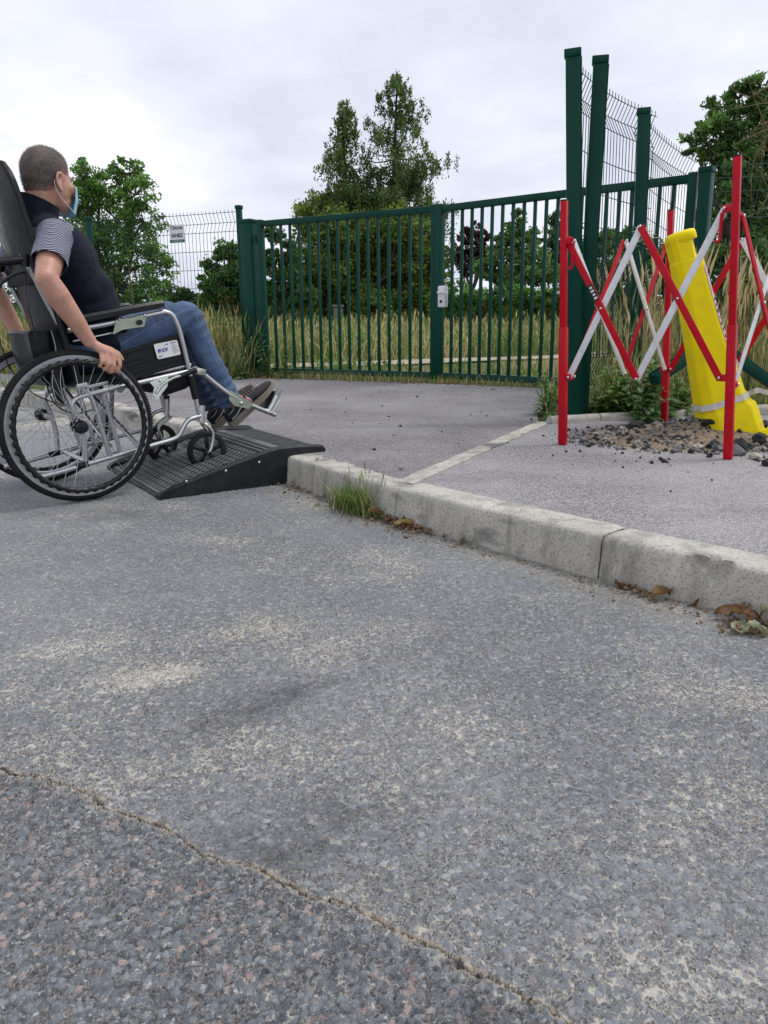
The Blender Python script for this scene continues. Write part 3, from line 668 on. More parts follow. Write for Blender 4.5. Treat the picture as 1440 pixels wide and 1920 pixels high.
rings = [oct_ring(axd * s + e1 * (.016 if s < .18 else (.008 if s < .2 else 0)), hw, hd) for s, hw, hd in secs]
body = MB().loft(rings).build('body', M_YELLOW, bol, 25)
bv = body.modifiers.new('bevel', 'BEVEL'); bv.width = .008; bv.segments = 3; bv.limit_method = 'ANGLE'; bv.angle_limit = math.radians(20)
# top: the neck is cut away on the right to leave a hand hold under the lid
nk = [oct_ring(axd * s - e1 * .013, .052, .064) for s in (.92, 1.04)]; MB().loft(nk).build('neck', M_YELLOW, bol, 25)
def round_ring(s, hw, hd, tilt=0): return [axd * s + e1 * (hw * math.copysign(abs(math.cos(a)) ** .75, math.cos(a))) + e2 * (hd * math.copysign(abs(math.sin(a)) ** .75, math.sin(a))) for a in [2 * math.pi * k / 28 for k in range(28)]]
MB().loft([round_ring(1.012, .063, .065), round_ring(1.015, .068, .07), round_ring(1.045, .068, .07), round_ring(1.058, .064, .066), round_ring(1.064, .045, .05), round_ring(1.066, .012, .012)]).build('lid', M_YELLOW, bol, 60)
for (s, x, y, sz) in ((.03, -.122, -.05, (.04, .07, .10)), (.0, .12, -.09, (.08, .04, .05))):
    MB().box(axd * s + e1 * x + e2 * y, sz, Matrix((e1, e2, axd)).transposed(), .012).build('foot_lug', M_YELLOW, bol)
MB().tube(spl([e1 * .10 + e2 * -.15 - axd * .005, e1 * .16 + e2 * -.14 + axd * .035, e1 * .24 + e2 * -.12 + axd * .055, e1 * .36 + e2 * -.10 + axd * .09, e1 * .5 + e2 * -.05 + axd * .12], 5), .014, 8).build('foot_flange', M_YELLOW, bol)
tp = [oct_ring(axd * (s + .0) , hw, hd) for s, hw, hd in ((.197, .1215, .1085), (.228, .117, .1045))]
MB().loft(tp, cap=False).build('tape_band', M_TAPE, bol, 20)
tail = spl([e1 * .12 + e2 * -.06 + axd * .21, e1 * .16 + e2 * -.08 + axd * .22, e1 * .21 + e2 * -.07 + axd * .19, e1 * .26 + e2 * -.08 + axd * .19, e1 * .31 + e2 * -.08 + axd * .13, e1 * .36 + e2 * -.08 + axd * .10], 4)
MB().add([p + e2 * .004 * math.sin(i * 2) + axd * .012 for i, p in enumerate(tail)] + [p - axd * .014 + e2 * .01 * math.sin(i * 1.3) for i, p in enumerate(tail)], [(i, i + 1, len(tail) + i + 1, len(tail) + i) for i in range(len(tail) - 1)]).build('tape_tail', M_TAPE, bol, 60)
# pink and white sticker strip with black marks on the right-front facet
def facet(s, v):
    k = min(range(len(secs) - 1), key=lambda i: abs((secs[i][0] + secs[i + 1][0]) / 2 - s) if secs[i][0] <= s <= secs[i + 1][0] else 9)
    f = (s - secs[k][0]) / (secs[k + 1][0] - secs[k][0]); r0, r1 = rings[k], rings[k + 1]
    return r0[7].lerp(r1[7], f).lerp(r0[0].lerp(r1[0], f), v) + (e1 - e2).normalized() * .0025
M_PINK = plain('pink_sticker', (0.62, 0.36, 0.5), 0.5, var=.15, vs=14, dirt=(.8, .78, .78), dirt_amt=.9, dscale=18)
ss = np.linspace(.42, .88, 12)
stk = MB().add([facet(s, .2) for s in ss] + [facet(s, .72) for s in ss], [(i, i + 1, 12 + i + 1, 12 + i) for i in range(11)]).build('sticker', M_PINK, bol)
for k in range(9):
    s = .455 + k * .031; u0, u1 = .3 + .1 * (k % 2), .62
    off_ = (e1 - e2).normalized() * .0012
    MB().add([facet(s, u0) + off_, facet(s + .018 - .006 * (k % 3), u0) + off_, facet(s + .02, u1) + off_, facet(s + .006 * (k % 2), u1) + off_], [(0, 1, 2, 3)]).build('print_mark', M_TEXT, stk)

# ---- rubble round the bollard's foot
def rock(name, r, seed, mat, flat=.7):
    rr = random.Random(seed); bm = bmesh.new(); bmesh.ops.create_icosphere(bm, subdivisions=2, radius=1)
    o = Vector((rr.uniform(0, 50), rr.uniform(0, 50), rr.uniform(0, 50))); sx_, sy_ = rr.uniform(.75, 1.3), rr.uniform(.7, 1.1)
    for v in bm.verts:
        k = 1 + .6 * noise.cell(v.co * 1.3 + o) * .5 + .5 * noise.noise(v.co * 1.2 + o) + .32 * noise.noise(v.co * 3.2 + o); v.co = Vector((v.co.x * k * sx_, v.co.y * k * sy_, v.co.z * k * flat)) * r
    me = bpy.data.meshes.new(name); bm.to_mesh(me); bm.free(); me.materials.append(mat); return me
mc = Vector((1.62, 3.93)); vs_, fs_ = [], []; NR, NA = 14, 48
def mound_h(x, y):
    ex, ey = (x - mc.x) / .56, (y - mc.y) / .36; r = math.hypot(ex, ey) + .16 * noise.noise(Vector((x * 5, y * 5, 1)))
    return max(0, 1 - r) ** 1.1 * .10 + .012 * noise.noise(Vector((x * 22, y * 22, 5))) * max(0, min(1, (1.05 - r) * 4))
for i in range(NR + 1):
    for k in range(NA):
        a = 2 * math.pi * k / NA; x = mc.x + .62 * i / NR * math.cos(a) * (1 + .1 * noise.noise(Vector((math.cos(a) * 2, math.sin(a) * 2, 8)))); y = mc.y + .42 * i / NR * math.sin(a)
        vs_.append((x, y, PAVE - .004 * (i == NR) + max(0.003 if i < NR else -.004, mound_h(x, y))))
for i in range(NR):
    for k in range(NA): fs_.append((i * NA + k, i * NA + (k + 1) % NA, (i + 1) * NA + (k + 1) % NA, (i + 1) * NA + k))
tag(MB().add(vs_, fs_).build('rubble_heap', M_SAND, None, 60), 'heap of sandy rubble round the bollard foot', 'rubble', kind='stuff')
mats = [M_GRITB, M_GRITG, M_STONE]
lib = [[rock('rubble_stone', 1.0, 10 * a_ + b_, mats[a_]) for b_ in range(4)] for a_ in range(3)]
rr = random.Random(5)
chunks = [(1190, 812, .05, 0), (1235, 800, .045, 0), (1300, 808, .05, 0), (1285, 800, .03, 2), (1325, 822, .045, 0), (1340, 838, .042, 0), (1385, 838, .055, 0), (1400, 838, .04, 0), (1382, 848, .05, 1), (1345, 842, .035, 1), (1210, 828, .026, 1), (1160, 818, .022, 1), (1165, 812, .02, 2), (1195, 832, .024, 2), (1270, 842, .028, 1), (1310, 838, .03, 2), (1415, 856, .03, 2), (1425, 832, .045, 0), (1438, 868, .03, 0), (1245, 862, .016, 0), (1240, 858, .014, 0), (1222, 864, .012, 0), (1296, 845, .02, 0), (1330, 852, .02, 0), (1365, 838, .03, 1), (1150, 826, .015, 2), (1430, 806, .05, 0), (1255, 810, .03, 0), (1290, 818, .028, 1), (1120, 824, .014, 0)]
CL = ['long black asphalt slab lump at the back left of the rubble heap', 'black asphalt lump just right of the rear barrier pole foot', 'black asphalt lump behind the heap, touching the bollard', 'pale stone at the back of the heap beside the bollard', 'black lump under the bollard\'s left foot lug', 'black lump at the front of the bollard foot', 'largest black asphalt lump, just right of the right red pole', 'black lump right of the largest one by the pole foot', 'grey stone lying against the foot of the right red pole', 'grey stone left of the right red pole', 'grey stone on the left flank of the rubble heap', 'small grey stone at the left end of the heap', 'small pale stone at the left end of the heap, behind the grey one', 'pale stone on the front left edge of the heap', 'grey stone at the front middle of the heap', 'pale tan stone in front of the bollard foot', 'pale rounded stone on the asphalt right of the right red pole', 'black lump beside the yellow foot flange', 'black lump at the right picture edge, nearest the camera', 'larger of two loose black crumbs on the asphalt before the heap', 'smaller of two loose black crumbs on the asphalt before the heap', 'loose black crumb furthest left before the heap', 'small black lump on the heap\'s front edge', 'small black lump left of the right red pole foot', 'grey stone hidden behind the right red pole', 'tiny pale stone left of the heap', 'black lump behind the bollard at the right edge', 'black lump on the crest of the heap', 'grey stone on the crest of the heap by the bollard', 'tiny black crumb between the left red pole and the heap']
for i, (px, py, r, k) in enumerate(chunks):
    r *= .8; p = G(px, py, PAVE + .01); z = PAVE + max(0, mound_h(p.x, p.y)); o = obj('rubble_stone', lib[k][i % 4]); o.location = (p.x, p.y, z + r * .35); o.scale = (r, r, r); o.rotation_euler = (rr.uniform(-.3, .3), rr.uniform(-.3, .3), rr.uniform(0, 6))
    tag(o, CL[i], 'stone', 'lumps of rubble round the bollard')
def scatter_grit(name, n, fn, rmin, rmax, mat, label, seed):
    r = np.random.default_rng(seed); O = np.array([(1, 0, 0), (-1, 0, 0), (0, 1, 0), (0, -1, 0), (0, 0, 1), (0, 0, -1)], float); FO = np.array([(0, 2, 4), (2, 1, 4), (1, 3, 4), (3, 0, 4), (2, 0, 5), (1, 2, 5), (3, 1, 5), (0, 3, 5)])
    V, Fc = [], []
    for i in range(n):
        x, y, z = fn(r); s = rmin + (rmax - rmin) * r.random() ** 3; q = O * (s * r.uniform(.6, 1.3, (6, 1))); a = r.uniform(0, 6.28); c, sn = math.cos(a), math.sin(a)
        q = np.stack([q[:, 0] * c - q[:, 1] * sn, q[:, 0] * sn + q[:, 1] * c + q[:, 2] * .3, q[:, 2] * .7], 1) + (x, y, z + s * .3); V.append(q); Fc.append(FO + 6 * i)
    return tag(np_mesh(name, np.concatenate(V), np.concatenate(Fc), mat, nper=3), label, 'grit', kind='stuff')
def onmound(r):
    a = r.uniform(0, 6.28); q = math.sqrt(r.random()) * 1.15 + abs(r.normal(0, .06)); x, y = mc.x + .6 * q * math.cos(a), mc.y + .42 * q * math.sin(a); return x, y, PAVE + max(0, mound_h(x, y))
scatter_grit('pale_grit', 420, onmound, .003, .012, M_STONE, 'pale crushed stone strewn over the rubble heap', 1)
scatter_grit('grey_grit', 1200, onmound, .003, .018, M_GRITG, 'grey crushed stone strewn over the rubble heap', 2)
scatter_grit('dark_grit', 1300, onmound, .003, .018, M_GRITB, 'black asphalt crumbs strewn over the rubble heap', 3)
M_SOILGRIT = plain('soil_crumbs', (.24, .19, .135), .95, var=.4, vs=90)
scatter_grit('soil_crumbs', 2600, onmound, .0012, .006, M_SOILGRIT, 'sandy soil crumbs spread over the rubble heap', 13)
def onpave(r):
    while 1:
        x, y = r.normal(1.45, .55), r.normal(3.55, .42)
        if 0 < y - (4.6 + .33 * (x - 1)) + 3.2 and y < 4.5 and (x - .95) * .78 + (y - 1.95) * .62 > .25: return x, y, PAVE
scatter_grit('pavement_crumbs', 260, onpave, .002, .012, M_GRITB, 'black asphalt crumbs scattered on the footway', 4)
def ondrive(r): 
    t = r.random(); return -1.2 + 2.2 * r.random() + 0, 4.2 + 3.2 * t, PAVE
scatter_grit('driveway_crumbs', 90, ondrive, .003, .013, M_GRITB, 'small black crumbs scattered on the driveway', 6)

# ================================================================== KERB RAMP
RO = Vector((-.946, 3.168, 0)); rh = Vector((.84, .5426, 0)).normalized(); rn = Vector((-rh.y, rh.x, 0)); RW = .88
rmw = Matrix((rh, rn, UP)).transposed().to_4x4(); rmw.translation = RO
ramp = thing('kerb_ramp', 'black rubber kerb ramp with diamond tread laid against the kerb', 'ramp', mw=rmw)
def tz(u): return float(np.interp(u, [0, .03, .52, .58, .80], [.006, .012, .146, .152, .146]))    # tread level along the ramp
top_p = [(0, .006), (.03, .012), (.52, .146), (.58, .152), (.80, .146), (.81, .140)]; und = [(.81, .136), (.632, .136), (.625, .12), (.60, .02), (.57, .004), (0, .002)]
MB().loft([[(u, o, z) for u, z in top_p + und] for o in (.045, .2, .4, .6, RW - .045)]).build('body', M_RAMP, ramp, 25)
ck = [(0.0, .0), (-.002, .016), (.02, .030), (.06, .050), (.27, .108), (.40, .138), (.50, .163), (.55, .172), (.62, .174), (.70, .172), (.78, .164), (.80, .152), (.80, .137), (.634, .137), (.628, .11), (.622, .045), (.60, .018), (.56, .0)]
for o0, o1 in ((0.0, .046), (RW - .046, RW)):
    inn = lambda o, k: [(u, o, z - (k if z > .03 else 0)) for u, z in ck]
    sg_ = 1 if o0 == 0 else -1; outer, inner = (o0, o1) if o0 == 0 else (o1, o0)
    MB().loft([inn(outer, .010), inn(outer + sg_ * .010, .0), inn(inner - sg_ * .012, .002), inn(inner, .018)]).build('side_cheek', M_RAMP, ramp, 35)
for u in (.12, .30, .46):
    MB().ell((u, -.001, .05 + u * .14), (.006, .003, .006), None, 8, 6).build('side_rivet', M_CHROME, ramp)
sl_dir = Vector((.49, 0, .134)).normalized(); sl_n = Vector((-sl_dir.z, 0, sl_dir.x))
def on_ramp(u, o, h=0.0): return Vector((u, o, tz(u))) + sl_n * h
ridges, pads = MB(), MB(); u0, u1, o0, o1 = .035, .50, .055, RW - .055; su, so = .062, .040
k = -40
def clip(p, q):                                          # Liang-Barsky to the tread rectangle
    t0, t1 = 0.0, 1.0; d = (q[0] - p[0], q[1] - p[1])
    for pp, qq in ((-d[0], p[0] - u0), (d[0], u1 - p[0]), (-d[1], p[1] - o0), (d[1], o1 - p[1])):
        if abs(pp) < 1e-9:
            if qq < 0: return None
        else:
            r = qq / pp
            if pp < 0: t0 = max(t0, r)
            else: t1 = min(t1, r)
    return None if t0 >= t1 else ((p[0] + d[0] * t0, p[1] + d[1] * t0), (p[0] + d[0] * t1, p[1] + d[1] * t1))
for k in range(-30, 40):
    for sgn in (1, -1):
        p = (0, k * so * 1.0 + (0 if sgn > 0 else 0)); q = (1.0, p[1] + sgn * so / su * 1.0); c = clip(p, q)
        if c: ridges.bar(on_ramp(*c[0], .0012), on_ramp(*c[1], .0012), .0065, .005, sl_n)
for i in range(1, 17):
    for k in range(-2, 46):
        cu, co_ = i * su / 2, k * so + (0 if i % 2 == 0 else so / 2)
        cu -= 0
        if u0 + .03 < cu < u1 - .03 and o0 + .02 < co_ < o1 - .02 and not (.25 < cu < .36 and .58 < co_ < .80):
            f = .66; pads.add([on_ramp(cu - su / 2 * f, co_, .0008), on_ramp(cu, co_ - so / 2 * f, .0008), on_ramp(cu + su / 2 * f, co_, .0008), on_ramp(cu, co_ + so / 2 * f, .0008),
                              on_ramp(cu - su / 2 * .5, co_, .003), on_ramp(cu, co_ - so / 2 * .5, .003), on_ramp(cu + su / 2 * .5, co_, .003), on_ramp(cu, co_ + so / 2 * .5, .003)], [(0, 1, 5, 4), (1, 2, 6, 5), (2, 3, 7, 6), (3, 0, 4, 7), (4, 5, 6, 7)])
r_ = ridges.build('tread_ridges', M_TREAD, ramp, 30); r_['kind'] = 'stuff'
p_ = pads.build('tread_pads', M_RAMP, ramp, 30); p_['kind'] = 'stuff'
for u in (.515, .545): MB().bar(on_ramp(u, .05, .001), on_ramp(u, RW - .05, .001), .010, .006, UP).build('crest_rib', M_TREAD, ramp)
MB().bar(on_ramp(.028, .05, .001), on_ramp(.028, RW - .05, .001), .016, .004, UP).build('front_rib', M_TREAD, ramp)
me = MB().box((0, 0, 0), (.05, .034, .006), None, .003).mesh('grip_block'); me.materials.append(M_TREAD)
for k in range(17):
    o = obj('grip_block', me, None, ramp); o.location = (.60, .075 + k * .0456, tz(.60) + .001)
lp = MB().add([on_ramp(.26, .60, .004), on_ramp(.345, .60, .004), on_ramp(.345, .78, .004), on_ramp(.26, .78, .004)], [(0, 1, 2, 3)]).build('label_plate', M_TREAD, ramp)

# ================================================================== WHEELCHAIR  (local axes: x forward, y to the far side, z up; origin under the near wheel)
CO = Vector((-1.288, 3.161, 0)); chh = Vector((.783, .6225, 0)).normalized(); chn = Vector((-chh.y, chh.x, 0))
cmw = Matrix((chh, chn, UP)).transposed().to_4x4(); cmw.translation = CO
def C(px, py, off):                                      # pixel -> chair coordinates on the upright plane y = off
    p = on_plane(px, py, CO + chn * off, chn) - CO; return Vector((p.dot(chh), off, p.z))
ch = thing('wheelchair', 'black and silver manual wheelchair tipped back on the kerb ramp', 'wheelchair', mw=cmw)
TR = .53; WC = Vector((.035, 0, .314)); WR = .314
spoke_me = MB().tube([(0, 0, 0), (0, 0, 1)], .0011, 5).mesh('spoke'); spoke_me.materials.append(M_CHROME)
M_SPOKE = plain('spoke_steel', (.62, .64, .66), .3, .8)
spoke_me.materials[0] = M_SPOKE
def circ(c, r, n, y=0): return [Vector((c.x + r * math.cos(a), y, c.z + r * math.sin(a))) for a in [2 * math.pi * k / n for k in range(n)]]
def rear_wheel(y, s):                                    # s = -1: outer side towards the camera
    wl = bpy.data.objects.new('rear_wheel', None); COL.objects.link(wl); wl.parent = ch; wl.location = (WC.x, y, WC.z); wl['label'] = 'near rear wheel with wavy black push rim' if y == 0 else 'far rear wheel partly behind the near one'
    o0 = Vector((0, 0, 0)); n = 96
    tyre = MB(); pr = [(0.0, .0), (.011, -.004), (.0165, -.013), (.014, -.024), (0, -.027), (-.014, -.024), (-.0165, -.013), (-.011, -.004)]
    vs_ = [Vector(((WR + dr) * math.cos(2 * math.pi * k / n), dy, (WR + dr) * math.sin(2 * math.pi * k / n))) for k in range(n) for dy, dr in pr]; m_ = len(pr)
    tyre.add(vs_, [(k * m_ + j, k * m_ + (j + 1) % m_, ((k + 1) % n) * m_ + (j + 1) % m_, ((k + 1) % n) * m_ + j) for k in range(n) for j in range(m_)]); tyre.build('tyre', M_TYRE, wl, 60)
    kn = MB()
    for k in range(150):
        a = 2 * math.pi * k / 150
        for sd in (-1, 1):
            c = Vector(((WR - .003) * math.cos(a), sd * .0085, (WR - .003) * math.sin(a))); kn.box(c, (.005, .007, .0065), Matrix.Rotation(-a, 3, 'Y') @ Matrix.Rotation(.5 * sd, 3, 'X'))
    k_ = kn.build('tread_knobs', M_TYRE, wl); k_['kind'] = 'stuff'
    pr = [(-.013, -.024), (-.012, -.046), (0, -.050), (.012, -.046), (.013, -.024), (0, -.028)]; m_ = len(pr); rim = MB()
    vs_ = [Vector(((WR + dr) * math.cos(2 * math.pi * k / n), dy, (WR + dr) * math.sin(2 * math.pi * k / n))) for k in range(n) for dy, dr in pr]
    rim.add(vs_, [(k * m_ + j, k * m_ + (j + 1) % m_, ((k + 1) % n) * m_ + (j + 1) % m_, ((k + 1) % n) * m_ + j) for k in range(n) for j in range(m_)]); rim.build('rim', M_RIM, wl, 30)
    # push rim: black, scalloped on its outer edge
    n2 = 384; pr = [(0, 1), (.010, .6), (.012, 0), (.009, -.8), (0, -1), (-.009, -.8), (-.012, 0), (-.010, .6)]; m_ = len(pr); vs_ = []
    for k in range(n2):
        a = 2 * math.pi * k / n2; wv = .0035 * math.sin(46 * a)
        for dy, dr in pr:
            r = .263 + (dr * .0115 + (wv if dr > 0 else wv * .25)); vs_.append(Vector((r * math.cos(a), s * .040 + dy, r * math.sin(a))))
    MB().add(vs_, [(k * m_ + j, k * m_ + (j + 1) % m_, ((k + 1) % n2) * m_ + (j + 1) % m_, ((k + 1) % n2) * m_ + j) for k in range(n2) for j in range(m_)]).build('push_rim', M_BLACKP, wl, 60)
    for k in range(6):
        a = 2 * math.pi * (k + .3) / 6; MB().cyl((.272 * math.cos(a), s * .012, .272 * math.sin(a)), (.266 * math.cos(a), s * .036, .266 * math.sin(a)), .005, n=8).build('rim_standoff', M_BLACKP, wl)
    # hub
    hub = MB().cyl((0, -.030, 0), (0, .030, 0), .013, n=16).build('hub', M_BLACKP, wl)
    for yy in (-.026, .026): MB().cyl((0, yy - .0035, 0), (0, yy + .0035, 0), .0285, n=24).build('hub_flange', M_BLACKP, hub)
    MB().loft([[Vector((r * math.cos(a), s * yy, r * math.sin(a))) for a in [2 * math.pi * k / 24 for k in range(24)]] for yy, r in ((.030, .024), (.050, .0235), (.056, .019), (.0575, .010))]).build('hub_cap', M_BLACKP, hub, 40)
    NS = 36
    for k in range(NS):
        sd = -1 if k % 2 else 1; a1 = 2 * math.pi * k / NS; tw = (1 if (k // 2) % 2 else -1) * 1.15; a0 = a1 + tw
        p = Vector((.026 * math.cos(a0), sd * .026, .026 * math.sin(a0))); q = Vector((.267 * math.cos(a1), sd * .004, .267 * math.sin(a1)))
        o = obj('spoke', spoke_me, None, wl); d = q - p; o.location = p; o.rotation_euler = d.to_track_quat('Z', 'Y').to_euler(); o.scale = (1, 1, d.length)
rear_wheel(0.0, -1); rear_wheel(TR, 1)

YN, YF = .065, TR - .065
def T_(name, pts, r=.0112, mat=None, n=12, sm=5, parent=None): return MB().tube(spl(pts, sm) if sm else [Vector(p) for p in pts], r, n).build(name, mat or M_SILVER, parent or ch, 50)
def sidepts(pts, y): return [Vector((s, y, z)) for s, z in pts]
for y in (YN, YF):
    sg_ = -1 if y == YN else 1; far = y == YF
    lr = T_('lower_rail', sidepts([(-.17, .103), (-.05, .121), (.12, .150), (.371, .192), (.462, .208), (.497, .225), (.522, .262), (.548, .290), (.585, .300), (.615, .305)], y))
    MB().cyl((.025, y, .1335), (.075, y, .1425), .0135, n=14).build('rail_sleeve', M_BLACKP, lr)
    T_('seat_rail', sidepts([(.068, .155), (.068, .25), (.052, .33), (.036, .385), (.044, .412), (.072, .428), (.13, .440), (.30, .468), (.45, .492), (.60, .517)], y))
    T_('seat_tube', sidepts([(.09, .462), (.34, .503), (.585, .538)], y - sg_ * .02), .0105)
    T_('rear_strut', sidepts([(.173, .166), (.122, .41), (.10, .46)], y), .0115, sm=0)
    T_('rear_strut', sidepts([(.23, .172), (.205, .30), (.18, .44)], y - sg_ * .03), .0095, sm=0)
    T_('back_cane', sidepts([(.09, .45), (.076, .49), (.028, .693), (-.03, .84), (-.072, .945), (-.09, .968), (-.12, .966), (-.22, .952)], y), .0115)
    g_ = MB().tube(spl(sidepts([(-.095, .970), (-.11, .968), (-.24, .951), (-.262, .948)], y), 4), .0165, 14).build('push_handle', M_BLACKP, ch, 50)
    MB().cyl((-.088, y, .945), (-.083, y, .992), .019, n=14).build('brake_clamp', M_BLACKP, g_)
    MB().tube(spl(sidepts([(-.09, .925), (-.11, .922), (-.15, .905), (-.185, .878), (-.20, .855)], y + sg_ * .012), 4), [.006] * 9 + [.0075] * 8, 8).build('brake_lever', M_BLACKP, g_, 50)
    MB().cyl((.035, y + sg_ * .03, .314), (.035, y - sg_ * .035, .314), .012, n=14).build('axle_boss', M_SILVER, ch)
    MB().bar((.060, y - .012 * 0, .470), (.105, y, .478), .03, .024, UP, .003).build('cane_hinge', M_SILVER, ch)
    # armrest
    T_('arm_tube', sidepts([(.05, .70), (.20, .722), (.44, .768), (.478, .772), (.507, .758), (.525, .722), (.540, .669), (.562, .55), (.586, .417), (.602, .318)], y + sg_ * .0), .0112)
    pd_ = MB().loft([[Vector((s, y + a, z + b)) for a, b in [(-w_, -.010), (-w_, .006), (-w_ * .6, .016), (w_ * .6, .016), (w_, .006), (w_, -.010), (w_ * .6, -.016), (-w_ * .6, -.016)]] for s, z, w_ in ((.085, .738, .014), (.092, .742, .022), (.25, .770, .025), (.44, .803, .024), (.462, .806, .020), (.47, .806, .010))]).build('arm_pad', M_VINYL, ch, 40)
    MB().cyl((.572, y, .49), (.592, y, .385), .0165, n=14).build('black_sleeve', M_BLACKP, ch)
    # skirt guard with pressed ribs
    q = [Vector((.20, y + sg_ * .0 - sg_ * .012, .592)), Vector((.545, y - sg_ * .012, .682)), Vector((.578, y - sg_ * .012, .548)), Vector((.20, y - sg_ * .012, .462))]
    sk = MB().prism(q, (0, sg_ * 1, 0), .005).build('side_panel', M_VINYL, ch)
    for f in (.1, .36, .52, .78, .93):
        a_, b_ = q[0].lerp(q[3], f), q[1].lerp(q[2], f); e0, e1_ = (.03, .94) if f in (.1, .93, .78) else (.03, .52)
        MB().tube([a_.lerp(b_, e0) + Vector((0, sg_ * .005, 0)), a_.lerp(b_, e1_) + Vector((0, sg_ * .005, 0))], .004, 8).build('pressed_rib', M_VINYL, sk)
    for p in (q[1] + Vector((-.012, sg_ * .008, -.012)), q[2] + Vector((-.012, sg_ * .008, .014))): MB().ell(p, (.006, .005, .006), None, 10, 6).build('bolt', M_CHROME, sk)
    # caster: housing, fork, wheel
    cc = Vector((.633, y + .005, .137)) if not far else Vector((.575, y, .134))
    MB().cyl((.612, y + .005, .275), (.602 + .02, y + .005, .352), .0165, n=16).build('caster_housing', M_SILVER, ch)
    MB().cyl((.621, y + .005, .352), (.624, y + .005, .372), .0145, n=14).build('housing_cap', M_BLACKP, ch)
    fk = MB(); st = Vector((.618, y + .005, .268))
    MB().cyl(st + UP * .012, st - UP * .004, .012, n=12).build('fork_crown', M_ZINC, ch)
    for sd in (-1, 1):
        pts = spl([st + Vector((0, sd * .006, 0)), st + Vector((.008, sd * .026, -.004)), cc + Vector((.022 if not far else -.02, sd * .029, .085)), cc + Vector((.015 if not far else -.01, sd * .029, .03)), cc + Vector((0, sd * .029, 0))], 5)
        MB().tube(pts, [.0075] * len(pts), 8).build('fork_arm', M_ZINC, ch, 50)
    cw = bpy.data.objects.new('caster_wheel', None); COL.objects.link(cw); cw.parent = ch; cw.location = cc; cw.rotation_euler = (0, 0, math.radians(-14 if not far else 12))
    R, n = .094, 56; pr = [(0, 0), (.010, -.003), (.0145, -.012), (.0135, -.026), (-.0135, -.026), (-.0145, -.012), (-.010, -.003)]; m_ = len(pr)
    vs_ = [Vector(((R + dr) * math.cos(2 * math.pi * k / n), dy, (R + dr) * math.sin(2 * math.pi * k / n))) for k in range(n) for dy, dr in pr]
    MB().add(vs_, [(k * m_ + j, k * m_ + (j + 1) % m_, ((k + 1) % n) * m_ + (j + 1) % m_, ((k + 1) % n) * m_ + j) for k in range(n) for j in range(m_)]).build('tyre', M_TYRE, cw, 50)
    cen = MB().cyl((0, -.02, 0), (0, .02, 0), .018, n=16).build('hub', M_BLACKP, cw)
    for k in range(5):
        a = 2 * math.pi * k / 5 + .3; d = Vector((math.cos(a), 0, math.sin(a)))
        MB().bar(d * .012, d * .072, .02, .019, d.cross(Vector((0, 1, 0))), .004).build('spoke', M_BLACKP, cw)
    MB().cyl((0, -.034, 0), (0, .034, 0), .0065, n=10).build('axle', M_CHROME, cw)
    # leg rest
    lgt = T_('legrest_tube', [(.595, y, .520), (.63, y - sg_ * .02, .508), (.80, y - sg_ * .03, .378), (1.03, y - sg_ * .035, .272)], .0115, sm=6)
    MB().bar((.60, y, .512), (.650, y - sg_ * .015, .50), .03, .032, UP, .006).build('legrest_clamp', M_ZINC, lgt)
    yy = y - sg_ * .035
    MB().prism([(.775, yy + sg_ * .012, .415), (.90, yy + sg_ * .012, .340), (.875, yy + sg_ * .012, .315), (.80, yy + sg_ * .012, .335), (.772, yy + sg_ * .012, .365)], (0, sg_, 0), .003).build('adjuster_plate', M_BRACKET, lgt)
    MB().ell((.835, yy + sg_ * .018, .345), (.009, .006, .009), None, 10, 6).build('bolt', M_CHROME, lgt)
    fp = T_('footplate_tube', [(.985, yy, .285), (1.02, yy - sg_ * .005, .325), (1.058, yy - sg_ * .005, .385)], .0125, M_ZINC, sm=0)
    MB().cyl((1.046, yy - sg_ * .005, .366), (1.066, yy - sg_ * .005, .398), .0145, n=14).build('end_cap', plain('grey_cap', (.3, .3, .3), .5) if not bpy.data.materials.get('grey_cap') else bpy.data.materials['grey_cap'], fp)
    MB().tube([(1.005, yy + sg_ * .012, .285), (1.075, yy + sg_ * .012, .37)], .004, 8).build('spring_rod', M_CHROME, fp)
    e_ = Vector((.53, 0, .85)); MB().prism([Vector((.995, yy - sg_ * .012, .300)), Vector((1.05, yy - sg_ * .012, .388)), Vector((1.05, yy - sg_ * .14, .388)), Vector((.995, yy - sg_ * .14, .300))], (.85, 0, -.53), .008).build('footplate', M_BLACKP, ch)
    # parking brake
    bk = MB().prism([C(276, 712, y) if not far else Vector((.365, y, .484)), Vector((.46, y + sg_ * .014, .497)), Vector((.452, y + sg_ * .014, .452)), Vector((.40, y + sg_ * .014, .396)), Vector((.375, y + sg_ * .014, .402)), Vector((.39, y + sg_ * .014, .45))], (0, sg_, 0), .004).build('brake_plate', M_ZINC, ch)
    MB().tube(spl([(.395, y + sg_ * .022, .425), (.43, y + sg_ * .024, .462), (.48, y + sg_ * .024, .487), (.52, y + sg_ * .024, .495)], 4), .007, 8).build('brake_link', M_ZINC, bk)
    MB().tube([(.515, y + sg_ * .024, .494), (.59, y + sg_ * .026, .518)], .011, 10).build('brake_grip', M_BLACKP, bk)
    for p in ((.41, .452), (.42, .476), (.385, .41)): MB().ell((p[0], y + sg_ * .02, p[1]), (.005, .004, .005), None, 8, 6).build('bolt', M_CHROME, bk)
    # zinc bracket under the arm pad
    qb = [C(209, 627, y), C(215, 600, y), C(272, 591, y), C(268, 612, y), C(228, 618, y)] if not far else [Vector((.24, y, .69)), Vector((.25, y, .745)), Vector((.38, y, .765)), Vector((.375, y, .72))]
    br = MB().prism([p + Vector((0, sg_ * .014, 0)) for p in qb], (0, sg_, 0), .003).build('arm_bracket', M_BRACKET, ch)
